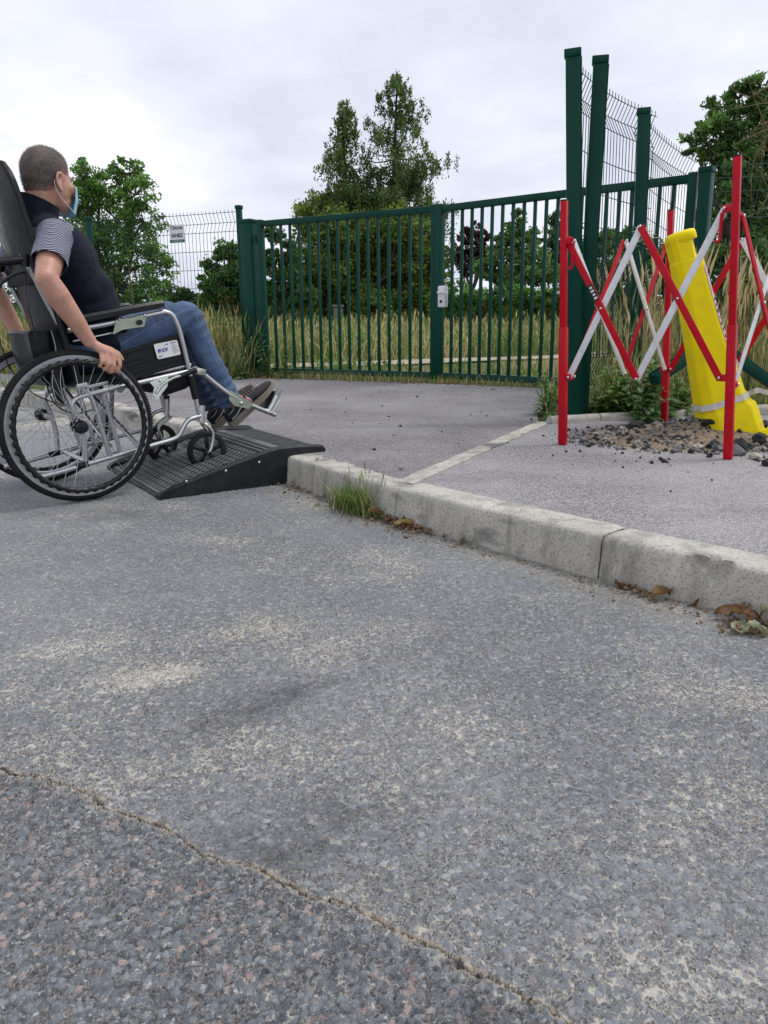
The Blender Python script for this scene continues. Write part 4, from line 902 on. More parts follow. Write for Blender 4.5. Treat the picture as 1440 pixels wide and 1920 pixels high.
    MB().cyl((.345, y + sg_ * .02, .730), (.345, y + sg_ * .034, .730), .011, n=14).build('knob', M_BLACKP, br)
    for p in ((.262, .742), (.372, .758)): MB().ell((p[0], y + sg_ * .019, p[1]), (.005, .004, .005), None, 8, 6).build('bolt', M_CHROME, br)
    T_('arm_rod', [(.07, y - sg_ * .015, .655), (.25, y - sg_ * .012, .690)], .005, M_CHROME, 8, 0)
# folding cross frame and axle stays
T_('cross_tube', [(.31, YN, .188), (.20, YF, .462)], .011, sm=0); T_('cross_tube', [(.32, YF, .188), (.21, YN, .462)], .011, sm=0)
T_('cross_tube', [(.20, YN + .01, .175), (.12, YF - .02, .44)], .010, sm=0)
T_('anti_tip_bar', [(.09, YN, .142), (.09, YF, .142)], .010, sm=0)
# seat, sling, back and pocket
st_ = MB(); ys = np.linspace(YN + .012, YF - .012, 9)
st_.loft([[Vector((s, y, z - .018 * math.sin(math.pi * (y - ys[0]) / (ys[-1] - ys[0])))) for y in ys] + [Vector((s, y, z - .045)) for y in ys[::-1]] for s, z in ((.09, .512), (.2, .528), (.4, .552), (.55, .572), (.575, .562))]); st_.build('seat', M_VINYL, ch, 40)
MB().loft([[Vector((s, y, z)) for y, z in ((YN + .02, z0 + .03), (YN + .05, z0), (YF - .05, z0), (YF - .02, z0 + .03), (YF - .02, z0 + .06), (YN + .02, z0 + .06))] for s, z0 in ((.44, .415), (.47, .405), (.57, .43), (.60, .45))]).build('under_seat_sling', M_CLOTHBLK, ch, 30)
bk_r = []
for i in range(22):
    z = .47 + (1.335 - .47) * i / 21; s = .058 - (z - .5) * .215; w0 = 1.0
    if z > 1.18: w0 = math.sqrt(max(0.0, 1 - ((z - 1.18) / .16) ** 2)) * .5 + .5
    yc, hw = TR / 2, (YF - YN) / 2 * w0 + .014; row = []
    for j in range(13):
        t = -1 + 2 * j / 12; row.append(Vector((s - .035 * (1 - t * t) - .004 * noise.noise(Vector((t * 3, z * 9, 2))), yc + t * hw, z)))
    row2 = [Vector((p.x + .022, p.y, p.z)) for p in row[::-1]]; bk_r.append(row + row2)
MB().loft(bk_r).build('back_upholstery', M_VINYL, ch, 60)
for sgn in (-1, 1):                                      # piping down the edges
    MB().tube(spl([Vector((.062 - (z - .5) * .215, TR / 2 + sgn * ((YF - YN) / 2 * (1.0 if z < 1.18 else math.sqrt(max(0, 1 - ((z - 1.18) / .16) ** 2)) * .5 + .5) + .014), z)) for z in np.linspace(.5, 1.33, 14)], 3), .0075, 8).build('back_piping', M_CLOTHBLK, ch)
MB().bar(Vector((.0 - .05, YN + .01, .905)), Vector((-.05, YF - .01, .905)), .03, .05, UP, .008).build('back_strap', M_CLOTHBLK, ch)
pk = MB().loft([[Vector((s0, y, z)) for y in np.linspace(.11, .42, 8)] + [Vector((s1 - .012 * math.sin(i_ * .9), y, z)) for i_, y in enumerate(np.linspace(.42, .11, 8))] for z, s0, s1 in ((.47, .03, -.03), (.50, .03, -.062), (.60, .01, -.085), (.69, -.01, -.095), (.70, -.01, -.085))]).build('back_pocket', M_VINYL, ch, 40)
# lap strap hanging behind with white stitching
for y0 in (.05,):
    stp = spl([(.005, y0 + .03, .70), (.012, y0 + .02, .62), (-.012, y0 + .01, .54), (-.022, y0, .47), (.0, y0 + .01, .40), (.045, y0 + .02, .39)], 4)
    MB().loft([[p + Vector((-.022, 0, 0)), p + Vector((.022, 0, 0)), p + Vector((.022, .004, 0)), p + Vector((-.022, .004, 0))] for p in stp]).build('hanging_strap', M_CLOTHBLK, ch, 40)
    for sx_ in (-.016, .016): MB().tube([p + Vector((sx_, -.001, 0)) for p in stp], .0011, 5).build('stitching', M_WHITEP, ch)
MB().tube(spl([(-.09, YN, .93), (-.10, .04, .80), (-.07, .05, .62), (-.06, .06, .50), (-.02, .10, .40), (.06, .12, .355), (.14, .10, .37)], 6), .0028, 6).build('brake_cable', M_BLACKP, ch)
MB().tube(spl([(-.09, YF, .93), (-.12, YF + .02, .74), (-.10, YF + .01, .56), (-.03, YF, .44), (.06, YF - .02, .38), (.15, YF - .04, .36)], 6), .0028, 6).build('brake_cable', M_BLACKP, ch)
# maker's label on the near side panel
sq = [C(288, 646, YN - .004), C(332, 637, YN - .004), C(338, 664, YN - .004), C(296, 674, YN - .004)]
stc = sum(sq, Vector()) / 4; sx_ = (sq[1] - sq[0]).normalized(); sy_ = (sq[0] - sq[3]).normalized(); LW, LH = (sq[1] - sq[0]).length, (sq[0] - sq[3]).length
lab = MB(); rc = .008; out_ = []
for (cx_, cy_), a0 in (((LW / 2 - rc, LH / 2 - rc), 0), ((-LW / 2 + rc, LH / 2 - rc), 90), ((-LW / 2 + rc, -LH / 2 + rc), 180), ((LW / 2 - rc, -LH / 2 + rc), 270)):
    for k in range(5): a = math.radians(a0 + 22.5 * k); out_.append(stc + sx_ * (cx_ + rc * math.cos(a)) + sy_ * (cy_ + rc * math.sin(a)))
lab = MB().prism(out_, (0, -1, 0), .0012).build('maker_label', M_WHITEP, ch, 20)
fz = Vector((0, -.0018, 0)); sy2 = (UP - sx_ * UP.dot(sx_)).normalized()
text_mesh('衡互邦', .0165, M_BLUE, lab, frame_mw(stc + fz - sx_ * LW * .2, sx_, sy2), bold=.0004, shear=.2)
def swoosh(pts, wd):
    P = spl(pts, 5); nP = len(P); MB().add([p + sy_ * wd * (i / nP) for i, p in enumerate(P)] + [p - sy_ * wd * .5 * (i / nP) for i, p in enumerate(P)], [(i, i + 1, nP + i + 1, nP + i) for i in range(nP - 1)]).build('swoosh', M_BLUE, lab)
def LP(x, y): return stc + fz + sx_ * x * LW + sy_ * y * LH
swoosh([LP(-.12, .22), LP(-.02, .33), LP(.08, .33)], .004); swoosh([LP(-.18, -.18), LP(-.3, -.34), LP(-.42, -.36)], .004)
text_mesh('衡互邦', .0085, M_GREY_PRINT, lab, frame_mw(LP(.3, .37), sx_, sy2))
for k in range(7): MB().bar(LP(.2, .22 - k * .085), LP(.36 + .06 * (k % 3), .22 - k * .085), .0004, .0016, sy2).build('print_line', M_GREY_PRINT, lab)

# ================================================================== THE MAN IN THE CHAIR (chair coordinates)
def caps(mb, p0, r0, p1, r1, n=14):
    p0, p1 = Vector(p0), Vector(p1); k = max(3, int((p1 - p0).length / (min(r0, r1) * .45)) + 1)
    for i in range(k + 1):
        t = i / k; r = r0 + (r1 - r0) * t; mb.ell(p0.lerp(p1, t), (r, r, r), None, n, 8)
def chain(mb, pts, n=14):
    for (p, r), (q, s) in zip(pts[:-1], pts[1:]): caps(mb, p, r, q, s, n)
def organic(name, mb, voxel, smooth, mat, parent, keep=None, disp=None, cuts=()):
    me = bpy.data.meshes.new('tmp'); me.from_pydata(mb.v, [], mb.f); o = bpy.data.objects.new('tmp', me); COL.objects.link(o)
    r = o.modifiers.new('r', 'REMESH'); r.mode = 'VOXEL'; r.voxel_size = voxel; r.adaptivity = 0.0
    s = o.modifiers.new('s', 'SMOOTH'); s.factor = .5; s.iterations = smooth
    dg = bpy.context.evaluated_depsgraph_get(); dg.update(); m2 = bpy.data.meshes.new_from_object(o.evaluated_get(dg)); bpy.data.objects.remove(o); bpy.data.meshes.remove(me)
    bm = bmesh.new(); bm.from_mesh(m2)
    if keep: bmesh.ops.delete(bm, geom=[v for v in bm.verts if not keep(v.co)], context='VERTS')
    for co_, no_ in cuts: bmesh.ops.bisect_plane(bm, geom=bm.verts[:] + bm.edges[:] + bm.faces[:], plane_co=co_, plane_no=no_, clear_outer=True)
    bm.normal_update()
    if disp:
        mv = [(v, v.normal.copy() * disp(v.co, v.normal)) for v in bm.verts]
        for v, d in mv: v.co += d
    bm.to_mesh(m2); bm.free(); m2.name = name; m2.shade_smooth(); return obj(name, m2, mat, parent)

def skin_mat():
    m, n = new_mat('skin'); co = n.n('TexCoord').outputs['Object']
    c = n.mix(n.rng(n.noise(co, 9, 5, .6), .3, .7), (.43, .215, .145), (.60, .35, .26)); c = n.mix(n.rng(n.noise(co, 28, 5, .7), .48, .75, 0, .55), c, (.50, .19, .135))
    bp = n.n('Bump', Strength=.25, Distance=.002, Height=n.noise(co, 260, 4, .6))
    finish(n, n.n('BsdfPrincipled', Base_Color=c, Roughness=.48, Subsurface_Weight=.12, Subsurface_Radius=(.012, .005, .003), Normal=bp.outputs[0]).outputs[0]); return m
M_SKIN = skin_mat()
def denim():
    m, n = new_mat('denim'); co = n.n('TexCoord').outputs['Object']
    tw = n.n('TexWave', p_wave_type='BANDS', p_bands_direction='DIAGONAL', Vector=co, Scale=260, Distortion=2.0, Detail=2)
    fade = n.noise(co, 5.5, 6, .7); c = n.mix(n.rng(fade, .38, .68), (.016, .036, .085), (.065, .12, .225))
    c = n.mix(n.math('MULTIPLY', tw.outputs[1], .25), c, (.15, .22, .36)); c = n.mix(n.rng(n.noise(n.n('Mapping', Vector=co, Scale=(1, 1, 6)).outputs[0], 7, 4, .6), .55, .75, 0, .4), c, (.14, .21, .34))
    bp = n.n('Bump', Strength=.35, Distance=.002, Height=n.noise(co, 420, 3, .6))
    finish(n, n.n('BsdfPrincipled', Base_Color=c, Roughness=.85, Sheen_Weight=.05, Normal=bp.outputs[0]).outputs[0]); return m
M_DENIM = denim()
M_FLEECE = plain('navy_fleece', (.007, .010, .021), .92, var=.25, vs=20, bump=.5, bs=320, sheen=.04, spec=.2)
M_NAVY = plain('navy_suede', (.012, .013, .022), .8, var=.2, bump=.3, bs=300)
M_BROWN = plain('brown_suede', (.024, .018, .02), .9, var=.25, vs=25, bump=.3, bs=350)
M_SOLE = plain('cream_sole', (.22, .20, .155), .7, var=.15, vs=20, dirt=(.12, .1, .08), dirt_amt=.5, dscale=30)
M_SOLEG = plain('grey_sole_insert', (.14, .135, .13), .8)
M_LACE = plain('brown_lace', (.14, .10, .09), .85)
M_SHOEW = plain('pale_leather', (.5, .5, .52), .6, var=.08)
M_STRIPE = plain('red_stripe', (.5, .04, .04), .6)
M_MASK = plain('light_blue_mask', (.33, .60, .74), .75, var=.06, bump=.2, bs=400)
M_LOOP = plain('white_ear_loop', (.75, .75, .75), .8)
M_EYE = plain('eye_white', (.7, .68, .65), .2)
def stripes():
    m, n = new_mat('striped_jersey'); a = n.n('Attribute', p_attribute_name='along').outputs['Fac']
    s = n.math('SINE', n.math('MULTIPLY', a, 2 * math.pi / .0088)); f = n.rng(s, .35, .8)
    c = n.mix(f, (.008, .010, .045), (.52, .53, .62)); finish(n, n.n('BsdfPrincipled', Base_Color=c, Roughness=.85).outputs[0]); return m
M_TEE = stripes()
def hairm():
    m, n = new_mat('cropped_hair'); co = n.n('TexCoord').outputs['Object']
    c = n.mix(n.rng(n.noise(co, 320, 3, .7), .4, .65), (.022, .017, .015), (.15, .135, .125)); c = n.mix(n.rng(n.noise(co, 16, 4, .6), .45, .7, 0, .6), c, (.20, .15, .125)); c = n.mix(n.math('MULTIPLY', n.math('SUBTRACT', 1.0, n.n('Attribute', p_attribute_name='fade').outputs['Fac']), n.rng(n.noise(co, 200, 3, .7), .3, .6)), c, (.40, .21, .15))
    bp = n.n('Bump', Strength=.8, Distance=.003, Height=n.noise(co, 420, 3, .7))
    finish(n, n.n('BsdfPrincipled', Base_Color=c, Roughness=.6, Normal=bp.outputs[0]).outputs[0]); return m
M_HAIR = hairm()

man = thing('person', 'seated man with cropped hair in navy vest, striped shirt, jeans and face mask', 'person', mw=cmw)
YC = TR / 2
HC = Vector((.092, YC - .005, 1.305)); HR = Matrix.Rotation(math.radians(20), 3, 'Z') @ Matrix.Rotation(math.radians(3), 3, 'Y'); HS = 1.03
def Hd(x, y, z): return HC + HR @ (Vector((x, y, z)) * HS)
def Hs(r): return tuple(v * HS for v in r)
b = MB()
# head and neck
b.ell(Hd(-.010, 0, .030), Hs((.095, .078, .090)), HR, 28, 18)
b.ell(Hd(.030, 0, -.025), Hs((.064, .067, .085)), HR, 24, 16)
b.ell(Hd(.040, 0, -.075), Hs((.048, .054, .042)), HR, 20, 12)
b.ell(Hd(.068, 0, -.098), Hs((.022, .028, .020)), HR, 16, 10)
b.ell(Hd(.080, 0, .012), Hs((.018, .050, .014)), HR, 16, 10)                          # brow
for sy in (1, -1): b.ell(Hd(.068, sy * .045, -.028), Hs((.02, .022, .022)), HR, 14, 10)   # cheekbones
caps(b, Hd(.092, 0, -.002), .010, Hd(.112, 0, -.040), .013, 10)                       # nose
b.ell(Hd(.092, 0, -.068), Hs((.012, .024, .010)), HR, 12, 8)                          # lips
for sy in (1, -1):
    er = HR @ Matrix.Rotation(math.radians(16 * sy), 3, 'Z') @ Matrix.Rotation(math.radians(12), 3, 'Y')
    b.ell(Hd(-.004, sy * .080, -.018), Hs((.015, .0075, .028)), er, 16, 12)
    eo = Vector((-.003, sy * .0865, -.017)); hx = [(.012, .010), (.009, .024), (-.002, .033), (-.015, .030), (-.022, .014), (-.020, -.006), (-.012, -.022), (-.002, -.032)]
    chain(b, [(Hd(eo.x + x, eo.y + sy * (.004 if x < -.01 else .001), eo.z + z), .0062 * HS) for x, z in hx], 8); caps(b, Hd(eo.x - .002, eo.y - sy * .002, eo.z - .030), .008, Hd(eo.x + .003, eo.y - sy * .003, eo.z - .030), .007, 8)
chain(b, [(Hd(-.035, 0, -.045), .062), ((.045, YC, 1.175), .060), ((.040, YC, 1.11), .068)])
# trunk
b.ell((.19, YC, .605), (.13, .165, .10), None, 24, 14); b.ell((.185, YC, .74), (.12, .145, .15), None, 24, 14); b.ell((.11, YC, .95), (.115, .160, .17), None, 24, 14)
chain(b, [((.045, .115, 1.075), .055), ((.045, YC, 1.10), .065), ((.045, TR - .115, 1.075), .055)])
# arms
RS, RE, RWR = Vector((.042, .085, 1.065)), Vector((-.052, -.075, .895)), C(168, 640, -.035)
FM = RE.lerp(RWR, .28) + Vector((-.006, -.002, .006))
chain(b, [(RS, .056), (RS.lerp(RE, .55), .053), (RE, .043), (FM, .047), (RE.lerp(RWR, .65), .038), (RWR, .0275)])
LS, LE = Vector((.042, TR - .085, 1.065)), C(-22, 528, TR + .07); LWR = C(38, 630, TR + .03)
chain(b, [(LS, .056), (LS.lerp(LE, .55), .050), (LE, .043), (LE.lerp(LWR, .3), .046), (LE.lerp(LWR, .65), .037), (LWR, .0275)])
# right hand on the push rim: palm, four curled fingers, thumb
mcp = [C(221, 668, -.047), C(210.5, 663, -.052), C(199.5, 660, -.050), C(189.5, 659, -.045)]
pip = [C(225, 685, -.060), C(214, 686, -.068), C(202.5, 683, -.067), C(191.5, 678, -.060)]
dip = [C(220, 696, -.056), C(209.5, 697, -.062), C(198.5, 693, -.061), C(188, 686, -.055)]
tip = [C(214, 697, -.042), C(204, 697, -.046), C(194, 692, -.045), C(184.5, 685, -.042)]
for k in range(4):
    chain(b, [(RWR.lerp(mcp[k], .25), .017), (mcp[k], .0125)], 10)
    r = (.0098, .0102, .0098, .0088)[k]; chain(b, [(mcp[k], r + .0015), (pip[k], r), (dip[k], r * .93), (tip[k], r * .84)], 10)
chain(b, [(RWR.lerp(mcp[0], .3) + Vector((0, .012, 0)), .016), (C(206, 655, -.020), .0125), (C(222, 663, -.012), .0105), (C(229, 674, -.014), .0090)], 10)
# left hand on the far rim
lm = [LWR + Vector((.05 + .004 * k, .016 - .018 * 0 + .0, -.045 + .022 * k)) for k in range(4)]
for k in range(4):
    base = LWR + Vector((.045 + .018 * k, .02, -.052 + .012 * k)); chain(b, [(LWR + Vector((.01, .005, -.01)), .018), (base, .0125)], 10)
    chain(b, [(base, .0105), (base + Vector((.012, .020, -.022)), .0098), (base + Vector((.010, .016, -.045)), .0092), (base + Vector((.0, .0, -.05)), .0082)], 10)
chain(b, [(LWR + Vector((.015, -.01, -.012)), .015), (LWR + Vector((.06, -.015, -.02)), .0115), (LWR + Vector((.088, -.012, -.035)), .0095)], 10)
# legs and feet (inside trousers and shoes)
legs = []
for y, dk, hx, hy, tx, ty in ((.170, 0.0, 440, 797, 519, 716), (.365, -.004, 408, 801, 470, 728)):
    hip, knee = Vector((.20, y + (.015 if y < .2 else -.015), .605)), Vector((.632 + dk, y, .752)); 
    heel = C(hx, hy, y); fdn = Vector((.795, 0, .607)); ftop = Vector((-.607, 0, .795)); ank = heel + fdn * .058 + ftop * .125
    chain(b, [(hip, .082), (hip.lerp(knee, .5), .073), (knee, .056), (knee.lerp(ank, .3) + Vector((-.012, 0, -.006)), .052), (knee.lerp(ank, .75), .040), (ank, .036)])
    chain(b, [(heel + fdn * .045 + ftop * .058, .024), (ank, .036), (heel + fdn * .12 + ftop * .050, .026), (heel + fdn * .21 + ftop * .044, .012)])
    legs.append((y, hip, knee, ank, heel, fdn, ftop))
body = organic('body', b, .0046, 3, M_SKIN, man)

# hair: a close cap over the cranium plus short stubble strands
def hairline(p):                                          # head coordinates of a point
    q = (HR.transposed() @ (p - HC)) / HS; x, y, z = q
    lim = float(np.interp(x, [-.11, -.06, -.035, -.012, .012, .03, .048, .062, .09], [-.074, -.070, -.052, -.022, .018, .008, .03, .062, .078]))
    return z > lim + .006 * noise.noise(q * 60)
hb = MB().ell(Hd(-.010, 0, .030), Hs((.0985, .0815, .0935)), HR, 84, 60); hb.ell(Hd(-.022, 0, .0), Hs((.084, .075, .080)), HR, 70, 50); hb.ell(Hd(-.032, 0, -.035), Hs((.068, .065, .06)), HR, 70, 50)
hair = organic('hair', hb, .004, 6, M_HAIR, man, keep=hairline, disp=lambda c, nn: .0012 * noise.noise(c * 300))
fv = []
for v in hair.data.vertices:
    q = (HR.transposed() @ (v.co - HC)) / HS; lim = float(np.interp(q.x, [-.11, -.06, -.035, -.012, .012, .03, .048, .062, .09], [-.074, -.070, -.052, -.022, .018, .008, .03, .062, .078])); fv.append(max(0, min(1, (q.z - lim) / .04)))
at = hair.data.attributes.new('fade', 'FLOAT', 'POINT'); at.data.foreach_set('value', np.array(fv, dtype=np.float32))
for v, f in zip(hair.data.vertices, fv): v.co -= v.normal * .0036 * (1 - f)
V_, F_ = [], []; rr = random.Random(3); hv = hair.data.vertices; i0 = 0
for i in range(5200):
    vi = rr.randrange(len(hv)); v = hv[vi]
    if rr.random() > fv[vi] + .1: continue
    p = v.co + Vector((rr.uniform(-1, 1), rr.uniform(-1, 1), rr.uniform(-1, 1))) * .003; d = (v.normal + Vector((rr.uniform(-.5, .5), rr.uniform(-.5, .5), rr.uniform(-.6, .1)))).normalized(); s = d.cross(Vector((rr.uniform(-1, 1), rr.uniform(-1, 1), rr.uniform(-1, 1)))).normalized() * .0006; L = rr.uniform(.003, .0065)
    V_ += [p - s, p + s, p + d * L]; F_.append((i0, i0 + 1, i0 + 2)); i0 += 3
st = np_mesh('stubble', V_, F_, M_HAIR, nper=3, parent=hair); st['kind'] = 'stuff'
for sy in (1, -1):
    ey = MB().ell(Hd(.078, sy * .032, -.006), (.0125, .0125, .0125), None, 14, 10).build('eye', M_EYE, man, 80); MB().ell(Hd(.0885, sy * .032, -.006), (.004, .006, .006), HR, 10, 8).build('iris', M_TEXT, ey, 80)
    MB().tube([Hd(.092, sy * .016, .016), Hd(.091, sy * .034, .021), Hd(.078, sy * .054, .016)], .004, 6).build('eyebrow', M_HAIR, man)
# mask with pleats and ear loops
mk = []; NU, NVv = 25, 17
for j in range(NVv):
    t = j / (NVv - 1); z = -.018 - .105 * t
    row = []
    for i in range(NU):
        u = -1 + 2 * i / (NU - 1); a = u * 1.12
        rx, ry = .070 + .012 * math.sin(math.pi * min(1, t * 1.1)), .068 - .014 * t
        x = .042 - .005 * t + rx * math.cos(a) ** .9 * (1 + .18 * math.exp(-(u / .22) ** 2) * (1 - t)); y = ry * math.sin(a) / math.sin(1.12)
        pl_ = .0022 * math.sin(t * 5 * math.pi) * (1 - .6 * abs(u)); row.append(Hd(x + pl_, y * (1 + pl_ * 6), z - .012 * (1 - abs(u)) * (t - .5)))
    mk.append(row)
maskm = MB().add([p for r in mk for p in r], [(j * NU + i, j * NU + i + 1, (j + 1) * NU + i + 1, (j + 1) * NU + i) for j in range(NVv - 1) for i in range(NU - 1)]).build('face_mask', M_MASK, man, 80)
sm_ = maskm.modifiers.new('solid', 'SOLIDIFY'); sm_.thickness = .0015
for sy, i in ((-1, 0), (1, NU - 1)):
    MB().tube(spl([mk[1][i], Hd(.045, sy * .077, -.004), Hd(.018, sy * .083, .010), Hd(.004, sy * .081, .016)], 6), .0016, 6).build('ear_loop', M_LOOP, maskm, 80)
    MB().tube(spl([Hd(-.026, sy * .079, -.012), Hd(-.026, sy * .078, -.030), Hd(-.006, sy * .075, -.066), mk[-2][i]], 6), .0016, 6).build('ear_loop', M_LOOP, maskm, 80)

# striped T-shirt (sleeves and side) and navy fleece vest
for (S, E, yo) in ((RS, RE, -1), (LS, LE, 1)):
    tb = MB(); dS = (E - S).normalized(); chain(tb, [(S + Vector((.0, -yo * .04, .0)), .066), (S, .071), (S.lerp(E, .35), .069), (S.lerp(E, .62), .070), (S.lerp(E, .95), .066)])
    hem = (E - S).length * .66
    tee = organic('shirt_sleeve', tb, .006, 4, M_TEE, man, cuts=((S + dS * hem, dS),), disp=lambda c, nn: .004 * noise.noise(c * 16) + .0015 * noise.noise(c * 50))
    at = tee.data.attributes.new('along', 'FLOAT', 'POINT'); ax2 = (dS + Vector((.25, 0, .0))).normalized()
    at.data.foreach_set('value', np.array([(v.co - S).dot(ax2) + .006 * noise.noise(v.co * 8) for v in tee.data.vertices], dtype=np.float32))
    so = tee.modifiers.new('solid', 'SOLIDIFY'); so.thickness = .002; so.offset = -1
tb = MB(); tb.ell((.10, YC, .97), (.128, .172, .19), None, 26, 16)
chain(tb, [((.055, .145, 1.06), .075), ((.045, YC, 1.085), .085), ((.055, TR - .145, 1.06), .075)])
tee = organic('shirt_body', tb, .008, 4, M_TEE, man); at = tee.data.attributes.new('along', 'FLOAT', 'POINT'); at.data.foreach_set('value', np.array([v.co.z for v in tee.data.vertices], dtype=np.float32))
vb = MB()
vb.ell((.205, YC, .645), (.150, .180, .095), None, 26, 16); vb.ell((.205, YC, .76), (.142, .168, .17), None, 26, 16); vb.ell((.125, YC, .95), (.135, .180, .19), None, 26, 16)
chain(vb, [((.058, .150, 1.075), .070), ((.05, YC, 1.10), .083), ((.058, TR - .150, 1.075), .070)])
vb.ell((.275, YC, .70), (.085, .16, .085), None, 22, 14); vb.ell((.178, YC, .86), (.132, .17, .13), None, 26, 16)
chain(vb, [((.035, YC, 1.10), .085), ((.042, YC, 1.165), .078), ((.05, YC, 1.215), .0745)], 22)
def vest_wr(c, nn):
    w1 = math.sin((c.z * 1.0 + c.x * .9) * 46 + 3 * noise.noise(c * 5)); low = max(0, min(1, (1.0 - c.z) / .25))
    return .013 * w1 * low * max(0, noise.noise(c * 4 + Vector((3, 1, 2))) + .35) + .006 * noise.noise(c * 9) + .0015 * noise.noise(c * 40)
vest = organic('fleece_vest', vb, .0065, 4, M_FLEECE, man, cuts=((Vector((.05, YC, 1.218)), Vector((.42, 0, 1))),), disp=vest_wr)
so = vest.modifiers.new('solid', 'SOLIDIFY'); so.thickness = .006; so.offset = 0
# jeans
jb = MB(); jb.ell((.18, YC, .605), (.145, .175, .10), None, 24, 14)
for (y, hip, knee, ank, heel, fdn, ftop) in legs:
    chain(jb, [(hip, .092), (hip.lerp(knee, .5), .084), (knee + Vector((-.02, 0, .004)), .072), (knee + Vector((.012, 0, -.02)), .066), (knee.lerp(ank, .35) + Vector((-.008, 0, -.004)), .065), (knee.lerp(ank, .75), .058), (ank + (ank - knee).normalized() * .02, .057)])
def jean_keep(c):
    for (y, hip, knee, ank, heel, fdn, ftop) in legs:
        d = (ank - knee).normalized()
        if abs(c.y - y) < .09 and c.x > .55 and (c - ank).dot(d) > .030: return False
    return True
def jean_wr(c, nn):
    best = 9; f = 0
    for (y, hip, knee, ank, heel, fdn, ftop) in legs:
        dk = (c - knee).length; w_ = math.exp(-(dk / .10) ** 2); f += .007 * w_ * math.sin((c.x * .7 - c.z * 1.1) * 95 + 3 * noise.noise(c * 8)) * (.4 + max(0, noise.noise(c * 6)))
        da = (c - ank).length; f += .006 * math.exp(-(da / .11) ** 2) * math.sin((c.z * 1.2 - c.x * .6) * 110 + 3 * noise.noise(c * 7))
    return f + .006 * noise.noise(c * 11) + .0022 * noise.noise(c * 32)
jeans = organic('jeans', jb, .0065, 3, M_DENIM, man, keep=jean_keep, disp=jean_wr)
so = jeans.modifiers.new('solid', 'SOLIDIFY'); so.thickness = .004; so.offset = -1
from mathutils.bvhtree import BVHTree
bvj = BVHTree.FromPolygons([v.co for v in jeans.data.vertices], [list(p.vertices) for p in jeans.data.polygons])
M_SEAM = plain('denim_seam', (.16, .23, .36), .9)
y, hip, knee, ank = legs[0][:4]; sp_ = []
for p in spl([hip + Vector((.05, 0, .02)), hip.lerp(knee, .5) + Vector((0, 0, .028)), knee + Vector((-.02, 0, .032)), knee + Vector((.015, 0, -.02)), knee.lerp(ank, .5) + Vector((.004, 0, 0)), ank + Vector((-.003, 0, -.01))], 8):
    h = bvj.ray_cast(Vector((p.x, y - .3, p.z)), Vector((0, 1, 0)))
    if h[0]: sp_.append(h[0] - Vector((0, .0004, 0)))
MB().tube(sp_, .0016, 5).build('side_seam', M_SEAM, jeans)

